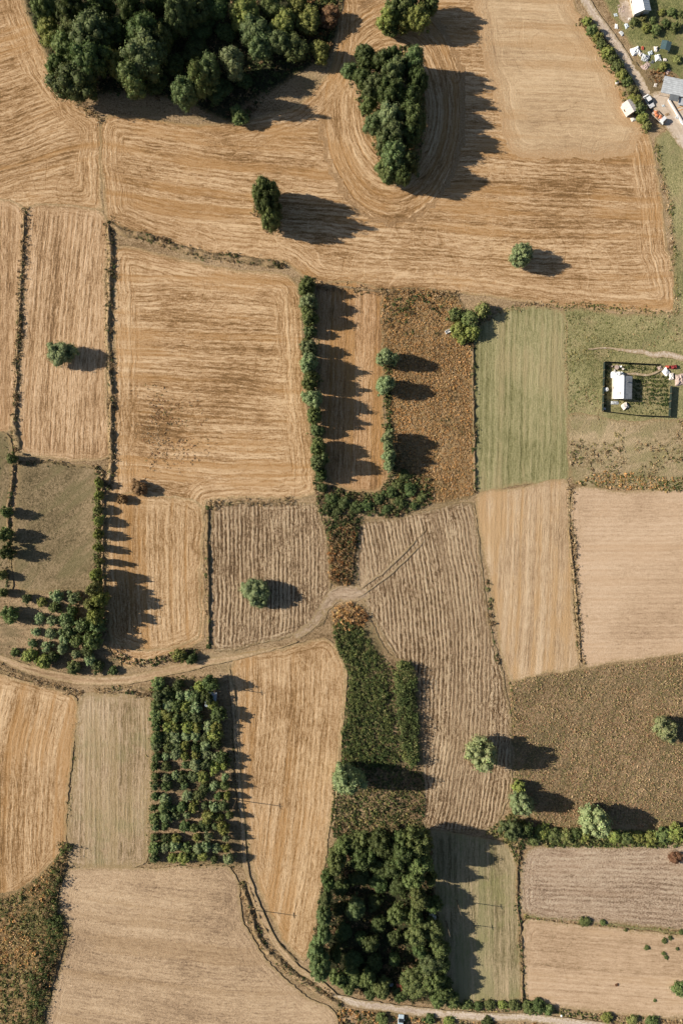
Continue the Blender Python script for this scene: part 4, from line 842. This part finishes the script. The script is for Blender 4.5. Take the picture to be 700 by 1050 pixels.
# ---------------------------------------------------------------- made things
WHITE = simple('white_sheet', (.74, .74, .73), .12, 1.2, .5, .01, spec=.4)
PALE = simple('pale_sheet', (.60, .55, .51), .2, 1.5, .7, .02)
GREY = simple('grey_sheet', (.42, .44, .46), .3, .8, .55, .02, spec=.4)
DGREY = simple('dark_grey_sheet', (.12, .13, .14), .3, 1.2, .6, .01)
WALL = simple('plaster', (.5, .46, .4), .2, 2, .9)
WOOD = simple('weathered_wood', (.32, .22, .13), .35, 4, .85, .01)
ORANGE = simple('orange_wood', (.5, .26, .09), .3, 3, .8)
RED = simple('faded_red', (.42, .09, .06), .3, 3, .7)
TARP = simple('blue_white_tarp', (.5, .56, .6), .3, 2, .5, .02)
GLASS = simple('dark_glass', (.03, .035, .04), .2, 2, .1, spec=.6)
RUBBER = simple('rubber', (.025, .025, .025), .2, 3, .8)
PAINT = simple('white_car_paint', (.7, .7, .7), .05, 1, .3, spec=.5)
BLUEP = simple('pale_blue_car_paint', (.42, .50, .56), .06, 1, .3, spec=.5)
NET = simple('dark_green_netting', (.018, .028, .022), .3, 5, .9)
METAL = simple('galvanised_metal', (.45, .46, .46), .2, 3, .45, metal=.6)
LAMP = simple('lamp_glass', (.7, .65, .5), .1, 3, .15)
STONE = simple('pinkish_rubble', (.42, .32, .28), .4, 2.5, .9, .05)

class MB:
    def __init__(s): s.V = []; s.F = []
    def box(s, c, d, rz=0, taper=1.0, tilt=0):
        o = len(s.V); R = Matrix.Rotation(rz, 3, 'Z') @ Matrix.Rotation(tilt, 3, 'Y')
        for z in (-.5, .5):
            k = 1 if z < 0 else taper
            for x, y in ((-.5, -.5), (.5, -.5), (.5, .5), (-.5, .5)):
                s.V.append(tuple(Vector(c) + R @ Vector((x * d[0] * k, y * d[1] * k, z * d[2]))))
        for f in ((3, 2, 1, 0), (4, 5, 6, 7), (0, 1, 5, 4), (1, 2, 6, 5), (2, 3, 7, 6), (3, 0, 4, 7)): s.F.append(tuple(o + i for i in f))
        return s
    def tube(s, p, q, r0, r1=None, k=8):
        V = [np.array(v) for v in s.V]; F = list(s.F); tube(V, F, p, q, r0, r0 if r1 is None else r1, k)
        s.V = [tuple(v) for v in V]; s.F = F; return s
    def prism(s, prof, y0, y1):
        """profile in x,z swept along y"""
        o = len(s.V); n = len(prof)
        for y in (y0, y1): s.V += [(x, y, z) for x, z in prof]
        for i in range(n): s.F.append((o + i, o + n + i, o + n + (i + 1) % n, o + (i + 1) % n))
        s.F.append(tuple(o + i for i in range(n))); s.F.append(tuple(o + n + i for i in reversed(range(n))))
        return s
    def sheet(s, w, l, h, n=10, seed=0, rough=.3, z0=0):
        """crumpled draped sheet with an uneven outline"""
        r = np.random.default_rng(seed); o = len(s.V)
        ph = r.uniform(0, 6, 4)
        for i in range(n + 1):
            for j in range(n + 1):
                a, b = i / n * 2 - 1, j / n * 2 - 1
                q = math.sqrt(max(0, 1 - .5 * max(abs(a), abs(b))**2.5))
                k = 1 + .12 * math.sin(3 * a + ph[0]) * math.cos(2 * b + ph[1])
                edge_ = max(abs(a), abs(b))
                z = z0 + h * (1 - edge_**3) * (.75 + rough * (r.random() - .2)) + .02
                s.V.append((a * w / 2 * k * (q * .3 + .75), b * l / 2 * k * (q * .3 + .75), z))
        m = n + 1
        for i in range(n):
            for j in range(n): s.F.append((o + i * m + j, o + (i + 1) * m + j, o + (i + 1) * m + j + 1, o + i * m + j + 1))
        return s
    def build(s, name, mat, parent=None, bevel=0):
        o = mesh_obj(name, s.V, s.F, mat, parent=parent)
        if bevel:
            b = o.modifiers.new('bevel', 'BEVEL'); b.width = bevel; b.segments = 2
        return o
def root(name, px, py, rz, label, cat, group=None, z=0):
    x, y, _ = W(px, py, z); o = bpy.data.objects.new(name, None); COL.objects.link(o)
    o.location = (x, y, z); o.rotation_euler = (0, 0, math.radians(rz)); o['label'] = label; o['category'] = cat
    if group: o['group'] = group
    return o
def solo(o, px, py, rz, label, cat, group=None, z=0):
    x, y, _ = W(px, py, z); o.location = (x, y, z); o.rotation_euler = (0, 0, math.radians(rz)); o['label'] = label; o['category'] = cat
    if group: o['group'] = group
    return o

def hut(name, px, py, rz, w, l, hw, hr, wallm, roofm, label, cat='hut', roof2=None, over=.2, ribs=True):
    t = root(name, px, py, rz, label, cat)
    MB().prism([(-w / 2, 0), (w / 2, 0), (w / 2, hw), (0, hr - .08), (-w / 2, hw)], -l / 2, l / 2).build('wall', wallm, t)
    for sgn in (-1, 1):
        e = (w / 2 + over); ze = hw - over * (hr - hw) / (w / 2)
        prof = [(0, hr), (sgn * e, ze), (sgn * e, ze + .07), (0, hr + .07)]
        m = MB().prism(prof if sgn < 0 else prof[::-1], -l / 2 - over, l / 2 + over)
        if ribs:
            for k in range(int(l / .8)):
                y = -l / 2 + k * .8 + .3
                m.prism([(0, hr + .072), (sgn * e, ze + .072), (sgn * e, ze + .10), (0, hr + .10)], y, y + .07)
        m.build('roof', roofm if sgn < 0 or roof2 is None else roof2, t)
    d = MB().box((0, -l / 2 - .03, .95), (.9, .05, 1.9)).build('door', WOOD, t)
    MB().box((.32, -l / 2 - .08, 1.0), (.06, .05, .15)).build('handle', METAL, d)
    f = MB().box((-w / 2 - .03, 0, hw * .6), (.05, .8, .6)).build('window', WOOD, t)
    MB().box((-w / 2 - .06, 0, hw * .6), (.03, .66, .46)).build('pane', GLASS, f)
    return t

hut('barn', 653, 3, 12, 4.7, 8.2, 2.2, 3.4, WALL, WHITE, 'white roofed barn at the top edge beside the road', 'barn')
h2 = hut('hut', 643.2, 112.5, 30, 3.2, 3.6, 1.8, 2.4, PALE, simple('dusty_roof', (.62, .55, .50), .15, 1.5, .7), 'small pale hut in the stubble behind the roadside hedge', 'hut')
solo(MB().sheet(1.8, 1.3, .5, 8, 3).build('tarpaulin', PALE), 649, 122.5, 20, 'small pale sheet on the ground below the pale hut', 'sheet')
gh = hut('garden_house', 635.4, 398.5, -1, 5.2, 6.6, 2.3, 3.1, WALL, WHITE, 'garden house with one white and one shade-darkened roof slope inside the dark fence', 'house', roof2=simple('shaded_roof_sheet', (.27, .28, .29), .3, .8, .6, .02))  # east slope sheet coloured darker to carry its shade
MB().tube((1.2, 1.6, 2.4), (1.2, 1.6, 3.5), .18, .18, 10).build('chimney', DGREY, gh)
MB().box((0, 0, 3.2), (.22, 7.0, .08)).build('ridge_cap', GREY, gh)
MB().box((-1.5, -1.9, 2.83), (1.1, .9, .05), .1, tilt=-.30).build('roof_patch', PALE, gh)
hut('hut', 217.5, 715.5, -4, 3.0, 4.2, 2.2, 2.5, WOOD, simple('blue_grey_roof', (.26, .29, .33), .2, 1.5, .6), 'small blue grey hut among the fruit trees at the top of the long orchard', 'hut')
hut('hut', 411, 1009, 5, 2.6, 2.4, 2.0, 2.5, WOOD, RED, 'small red roofed hut under the trees of the bottom wood', 'hut')
# grey farm building, an irregular patched roof on posts
t = root('farm_shed', 690, 94, -14, 'grey patched flat roofed shed beside the road at the right edge', 'shed')
roof = MB().prism([(-4.4, 2.3), (4.6, 2.9), (4.6, 3.0), (-4.4, 2.4)], -2.6, 2.6).build('roof', GREY, t)
m = MB(); 
for k in range(9): m.prism([(-4.4, 2.41), (4.6, 3.01), (4.6, 3.05), (-4.4, 2.45)], -2.5 + k * .6, -2.44 + k * .6)
m.build('roof_rib', METAL, roof)
MB().prism([(-1.5, 2.62), (1.2, 2.80), (1.2, 2.86), (-1.5, 2.68)], -4.4, -2.5).build('lean_to_roof', DGREY, t)
MB().prism([(1.6, 2.2), (4.4, 2.2), (4.4, 2.3), (1.6, 2.3)], -4.8, -2.65).build('lean_to_roof', GREY, t)
MB().box((0, 2.3, 1.2), (8.6, .15, 2.3)).build('wall', WALL, t); MB().box((4.2, 0, 1.3), (.15, 4.4, 2.5)).build('wall', WALL, t)
for x in (-4.1, -1.4, 1.4, 4.1): MB().tube((x, -2.4, 0), (x, -2.4, 2.35), .07).build('post', WOOD, t)
t = root('garden_wall', 691, 115, -59, 'long low white wall running from the grey shed to the yard', 'wall')
MB().box((0, 0, .45), (8.4, .35, .9)).build('wall', WHITE, t); MB().box((0, 0, .93), (8.5, .45, .06)).build('coping', PALE, t)
t = root('timber_stack', 698, 112, 20, 'stack of orange planks beside the white wall at the right edge', 'planks')
for k in range(7): MB().box((random.uniform(-.1, .1), -.9 + k * .3, .08 + .13 * (k % 3)), (4.0, .22, .06), random.uniform(-.04, .04)).build('plank', ORANGE if k % 3 else WOOD, t)
t = root('timber_stack', 673, 98, -45, 'loose brown planks lying on the verge left of the grey shed', 'planks')
for k in range(4): MB().box((0, -.5 + k * .32, .06 + .06 * k), (2.4 + .3 * k, .18, .05), .06 * k).build('plank', WOOD, t)

def wheel(x, y, r, parent, w=.2):
    q = MB().tube((x, y - w / 2, r), (x, y + w / 2, r), r, k=16).build('wheel', RUBBER, parent)
    MB().tube((x, y - w / 2 - .01, r), (x, y + w / 2 + .01, r), r * .55, k=12).build('rim', METAL, q)
def car(px, py, rz, paint, label, van=False, name='parked_car'):
    t = root(name, px, py, rz, label, 'van' if van else 'car'); L = 4.3
    prof = [(-2.1, .3), (2.1, .3), (2.15, .7), (1.1, .92), (-2.0, .98), (-2.15, .7)]
    MB().prism(prof, -.84, .84).build('body', paint, t, .08)
    c = [(-1.85 if van else -1.7, .95), (1.05, .9), (.45, 1.42), (-1.6 if van else -1.2, 1.46)]
    MB().prism(c, -.74, .74).build('window_band', GLASS, t, .05)
    MB().box((-.5, 0, 1.47), (1.7 if van else 1.3, 1.36, .05)).build('roof', paint, t, .02)
    for y in (-.6, .6):
        MB().box((2.13, y, .66), (.06, .35, .16)).build('headlight', LAMP, t); MB().box((-2.13, y, .72), (.05, .22, .2)).build('tail_light', RED, t)
        MB().box((.75, y * 1.6, .98), (.14, .2, .12)).build('mirror', paint, t)
    for x in (-1.35, 1.35):
        for y in (-.78, .78): wheel(x, y, .31, t)
car(664, 105, -58, PAINT, 'white car parked beside the roadside hedge at the top right')
car(410.5, 1046, 84, BLUEP, 'pale blue car standing by the track at the bottom edge')
t = root('pickup_truck', 674, 121, -45, 'pale truck with an open bed parked below the white car', 'truck')
MB().box((-.7, 0, .62), (3.3, 1.75, .25)).build('bed', PALE, t); 
for y in (-.85, .85): MB().box((-.7, y, .9), (3.3, .06, .35)).build('side_board', WOOD, t)
cb = MB().prism([(1.0, .4), (2.5, .4), (2.55, 1.0), (2.1, 1.75), (1.05, 1.8)], -.82, .82).build('cab', PAINT, t, .06)
MB().prism([(2.16, 1.72), (2.56, 1.08), (2.60, 1.08), (2.20, 1.72)], -.7, .7).build('windscreen', GLASS, cb)
for y in (-.6, .6): MB().box((2.57, y, .7), (.06, .3, .18)).build('headlight', LAMP, t)
for x in (-1.6, 1.7):
    for y in (-.8, .8): wheel(x, y, .36, t)
xq, yq = W(674, 121)[:2]
for k, (a, b, lb) in enumerate(((-1.6, .2, 'orange sack at the rear of the truck bed'), (-.7, -.25, 'orange sack in the middle of the truck bed'), (.3, .2, 'orange sack just behind the truck cab'))):
    o = MB().sheet(1.1, 1.2, .55, 7, 40 + k, .5).build('sack', simple('orange_sack', (.55, .2, .1), .3, 3))
    o.location = (xq + a * math.cos(-math.pi / 4) - b * math.sin(-math.pi / 4), yq + a * math.sin(-math.pi / 4) + b * math.cos(-math.pi / 4), .75)
    o['label'] = lb; o['category'] = 'sack'; o['group'] = 'sacks on the truck bed'

def tarp(px, py, w, l, h, rz, mat, label, seed, cat='tarpaulin', name='tarpaulin'):
    return solo(MB().sheet(w, l, h, 9, seed, .6).build(name, mat), px, py, rz, label, cat)
tarp(651, 52.5, 3.0, 2.6, .9, 20, WHITE, 'crumpled white sheet nearest the road below the barn', 11)
tarp(655.5, 56, 1.6, 1.4, .6, 50, PALE, 'small pale heap between the two larger sheets by the road', 12, 'heap', 'rubble_heap')
tarp(660.5, 60, 2.6, 2.4, 1.0, -20, GREY, 'grey sheeted pile below the crumpled white sheet', 13)
tarp(673.5, 60, 2.2, 2.4, .9, 10, WHITE, 'white sheet below the dark canopy on the plot', 14)
tarp(671.5, 51, 1.4, 2.0, .8, 0, PALE, 'pale sheet at the left side of the dark canopy', 15)
tarp(641.5, 27, 1.7, 2.0, .5, 30, TARP, 'small blue white tarpaulin below the white barn', 16)
tarp(630.5, 16, 1.8, 1.5, .4, 10, TARP, 'pale blue sheet beside the road left of the barn', 17)
tarp(631.5, 27, 1.0, 1.6, .4, 0, WHITE, 'small white sheet beside the road below the pale blue sheet', 18)
tarp(636, 10, 3.2, 4.2, .35, 10, STONE, 'pinkish rubble spread beside the left wall of the barn', 19, 'rubble', 'rubble_heap')
tarp(662, 68, 3.0, 2.4, .5, 40, STONE, 'pinkish rubble heap beside the road below the grey pile', 20, 'rubble', 'rubble_heap')
t = root('canopy', 679.5, 50.5, -15, 'dark teal canopy on four posts above the weeds of the plot', 'canopy')
MB().prism([(-1.5, 1.9), (0, 2.25), (1.5, 1.9), (1.5, 1.96), (0, 2.31), (-1.5, 1.96)], -1.4, 1.4).build('canopy_roof', simple('dark_teal_sheet', (.06, .10, .11), .2, 2), t)
for x in (-1.35, 1.35):
    for y in (-1.3, 1.3): MB().tube((x, y, 0), (x, y, 1.9), .04).build('post', METAL, t)
weeds('brushwood', [(662, 74), (672, 70), (684, 72), (690, 80), (682, 86), (668, 86)], 3, (.3, .6), (.3, .9), ['rust', 'brown'], 'reddish brown brushwood heap above the grey shed', 'brushwood', nq=14)
t = root('bin', 631.5, 85.5, 0, 'small white bin at the stubble edge beside the roadside hedge', 'bin')
MB().tube((0, 0, 0), (0, 0, .9), .42, .48, 12).build('body', WHITE, t); MB().tube((0, 0, .905), (0, 0, 1.0), .5, .3, 12).build('lid', PALE, t)
t = root('bathtub', 459, 340, 25, 'white bathtub lying in the weeds left of the corner bushes', 'bathtub')
m = MB(); 
for (c, d) in (((0, .42, .3), (1.7, .08, .55)), ((0, -.42, .3), (1.7, .08, .55)), ((.85, 0, .3), (.08, .92, .55)), ((-.85, 0, .3), (.08, .92, .55)), ((0, 0, .06), (1.7, .8, .06))): m.box(c, d)
m.build('basin', WHITE, t); MB().box((0, 0, .6), (1.9, .1, .04)).build('rail', METAL, t)

for k, (a, b, w_, l_, h_, m_, lb) in enumerate((
    (645, 20, 1.6, 1.2, .5, PALE, 'small pale sheet just below the left corner of the barn'), (637, 34, 1.3, 1.8, .4, GREY, 'small grey sheet beside the road below the blue tarpaulin'),
    (658, 50, 1.3, 1.0, .6, RED, 'small red cover right of the crumpled white sheet'), (666, 55, 1.8, 1.5, .7, TARP, 'pale blue sheet between the grey pile and the dark canopy'),
    (668, 64, 1.5, 1.2, .5, DGREY, 'dark grey pile below the pale blue sheet on the plot'), (681, 62, 1.4, 1.2, .6, PALE, 'pale bundle right of the white sheet below the canopy'),
    (684, 74, 2.2, 1.4, .5, STONE, 'pinkish rubble above the grey patched shed'), (671, 88, 1.6, 1.2, .5, PALE, 'pale rubble beside the road above the loose planks'),
    (683, 118, 1.8, 1.2, .5, WOOD, 'brown wood pile between the truck and the white wall'), (694, 121, 1.2, 1.8, .7, GREY, 'grey bundle right of the white wall'),
    (679, 109, 1.2, 1.0, .5, TARP, 'pale blue bundle between the white car and the white wall'), (699, 126, 1.6, 1.6, .6, WHITE, 'white bundle at the lower end of the white wall'),
    (687, 127, 1.4, 1.0, .4, STONE, 'pinkish debris on the yard below the truck'), (668, 113, .9, .9, .5, DGREY, 'small dark drum between the white car and the truck'))):
    tarp(a, b, w_, l_, h_, 37 * k % 90, m_, lb, 80 + k, 'pile', 'junk_pile')

# the fenced garden
def gp(px, py): return W(px, py)[:2]
corners = [(618, 371.5), (676, 374.5), (686.5, 396), (684.5, 427.5), (650, 426), (616.5, 422)]
t = root('garden_fence', 650, 398, 0, 'dark green netting fence on posts round the small garden', 'fence')
bx_, by_ = W(650, 398)[:2]
net = MB(); posts = []
for i in range(len(corners)):
    a = Vector(gp(*corners[i])) - Vector((bx_, by_)); b = Vector(gp(*corners[(i + 1) % 6])) - Vector((bx_, by_)); L = (b - a).length; n = max(1, round(L / 2.4))
    if i == 1: continue        # gateway
    ang = math.atan2(b.y - a.y, b.x - a.x); c = (a + b) / 2
    MB().box((c.x, c.y, .82), (L, .05, 1.5), ang).build('netting', NET, t)
    for k in range(n):
        p = a + (b - a) * (k / n); MB().tube((p.x, p.y, 0), (p.x, p.y, 1.75), .05).build('post', WOOD, t)
for k, (px_, py_, lb) in enumerate(((619.3, 400.3, 'white water tank against the left fence of the garden'), (617.8, 420, 'small white drum in the lower left corner of the garden fence'))):
    t = root('water_tank', px_ + .8, py_ - .6, 0, lb, 'tank'); r_ = .62 if k == 0 else .35
    MB().tube((0, 0, 0), (0, 0, 1.1 - k * .4), r_, r_, 14).build('body', WHITE, t); MB().tube((0, 0, 1.105 - k * .4), (0, 0, 1.25 - k * .4), r_ * .8, r_ * .3, 14).build('lid', WHITE, t)
tarp(632, 384.5, 4.2, 2.2, 1.9, 0, WHITE, 'white awning sheet above the garden house', 31, 'awning', 'awning')
tarp(640, 416.5, 2.2, 2.0, .9, 30, PALE, 'round greyish heap below the garden house', 32, 'heap', 'heap')
tarp(629.5, 413, 2.6, 1.2, .4, 0, GREY, 'narrow grey sheet at the foot of the garden house', 33, 'sheet')
tarp(682, 381.5, 2.0, 2.4, .8, 40, WHITE, 'white sheet beside the garden gateway', 34, 'sheet')
tarp(684, 376.5, 1.5, 1.1, .8, 0, RED, 'bright red cover just above the garden gateway', 35, 'cover', 'cover')
tarp(690, 376.5, 1.9, 1.3, 1.0, 10, simple('dark_red_cover', (.2, .03, .03), .3, 3), 'dark red cover right of the garden gateway', 36, 'cover', 'cover')
tarp(675.5, 377.5, 1.4, 1.3, .6, 20, STONE, 'pinkish pile at the left side of the garden gateway', 37, 'heap', 'heap')
tarp(696, 389.5, 3.0, 3.8, .9, 0, STONE, 'large greyish pink rubble heap outside the garden at the right edge', 38, 'rubble', 'rubble_heap')
tarp(687.5, 386, 1.6, 2.4, .7, 0, PALE, 'pale heap between the gateway and the rubble heap', 39, 'heap', 'heap')
weeds('lawn', [(619, 373), (675, 376), (685, 396), (683, 426), (650, 424), (618, 420)], 6, (.15, .35), (.05, .25), ['lightgreen', 'green', 'green', 'olive'], 'grass and weeds covering the ground of the fenced garden', 'grass', nq=7, size=.18, smooth=False)
ZL[0] += .008
ribbon('garden_path', [(638, 384), (650, 383.5), (662, 385), (672, 382), (678, 378)], 2.2, 'track', jitter=.1)
for k in range(7):
    y = 386 + k * 4.6
    edge('vegetable_row', [[(652, y), (668, y + .5), (683, y + 1)]],   .35, 10, (.25, .42), (.25, .6), ['green', 'lightgreen'], f'{ORD[k + 1]} row of vegetables from the top of the fenced garden', 'vegetables', seed=60 + k, size=.2)
edge('vegetable_row', [[(622, 375), (621, 395), (620, 418)]], .5, 4, (.3, .5), (.4, .8), 'green', 'dark plants along the left fence of the garden', 'vegetables', seed=71)
edge('vegetable_row', [[(642, 376.5), (660, 378), (672, 379)]], .7, 7, (.3, .5), (.4, .9), ['green', 'lightgreen'], 'green plants along the top fence of the garden', 'vegetables', seed=72)
def chair(px, py, rz, mat, label):
    t = root('garden_chair', px, py, rz, label, 'chair', 'chairs by the garden house')
    MB().box((0, 0, .45), (.5, .5, .05)).build('seat', mat, t); MB().box((-.24, 0, .72), (.05, .5, .5)).build('backrest', mat, t)
    for x in (-.22, .22):
        for y in (-.22, .22): MB().tube((x, y, 0), (x, y, .43), .025, k=6).build('leg', mat, t)
t = root('garden_table', 631, 377, 10, 'pinkish round table above the white awning of the garden house', 'table')
MB().tube((0, 0, .7), (0, 0, .76), .7, k=16).build('table_top', STONE, t); MB().tube((0, 0, 0), (0, 0, .695), .06).build('leg', METAL, t)
chair(627, 376, 0, STONE, 'pinkish chair left of the round garden table'); chair(635, 376, 180, WHITE, 'white chair right of the round garden table')
chair(637.5, 378.5, 140, PALE, 'pale chair farthest right beside the garden table'); chair(629, 380, 60, PALE, 'pale chair just below the round garden table')
# little things in and near the orchard and bottom wood
tarp(207, 708, 1.3, 1.6, .7, 20, PALE, 'pale sheet left of the small orchard hut', 51, 'sheet')
tarp(206, 738, 2.0, 1.2, .4, 20, PALE, 'pale rubble among the trees below the orchard hut', 52, 'rubble', 'rubble_heap')
tarp(199, 741, 1.1, .9, .5, 50, WHITE, 'small white sheet left of the pale rubble in the orchard', 53, 'sheet')
tarp(443, 938.5, 2.2, 1.2, 4.0, -20, TARP, 'pale sheeted load among trees on the right side of the bottom wood', 54, 'sheet')
tarp(401, 1009, 1.4, 1.2, .7, 0, TARP, 'blue white sheet left of the red roofed hut', 55, 'sheet')
tarp(575, 1041, .6, .8, .5, 0, WHITE, 'small white sack beside the bottom track at the lower right', 56, 'sack', 'sack')

def pole(px, py, h, label):
    t = root('utility_pole', px, py, 12, label, 'utility pole', 'wooden utility poles')
    MB().tube((0, 0, -.2), (0, 0, h), .14, .09, 10).build('pole', BARK, t)
    MB().box((0, 0, h - .5), (.1, 1.6, .12)).build('crossarm', BARK, t)
    for y in (-.7, 0, .7): MB().tube((0, y, h - .43), (0, y, h - .25), .05, .03, 8).build('insulator', DGREY, t)
pole(224, 704, 8, 'wooden utility pole at the top right corner of the long orchard')
pole(242.5, 820, 8, 'wooden utility pole beside the track at the middle of the long orchard')
pole(257, 932, 8, 'wooden utility pole beside the curving track below the long orchard')
pole(457, 944, 8.5, 'pole added for thin tree shadow at right edge of the bottom wood, lower of two')  # added pole, gives the thin shadow of a slender tree
pole(468, 923, 8.2, 'pole added for thin tree shadow at right edge of the bottom wood, upper of two')  # added pole, stands in for another slender tree by its shadow
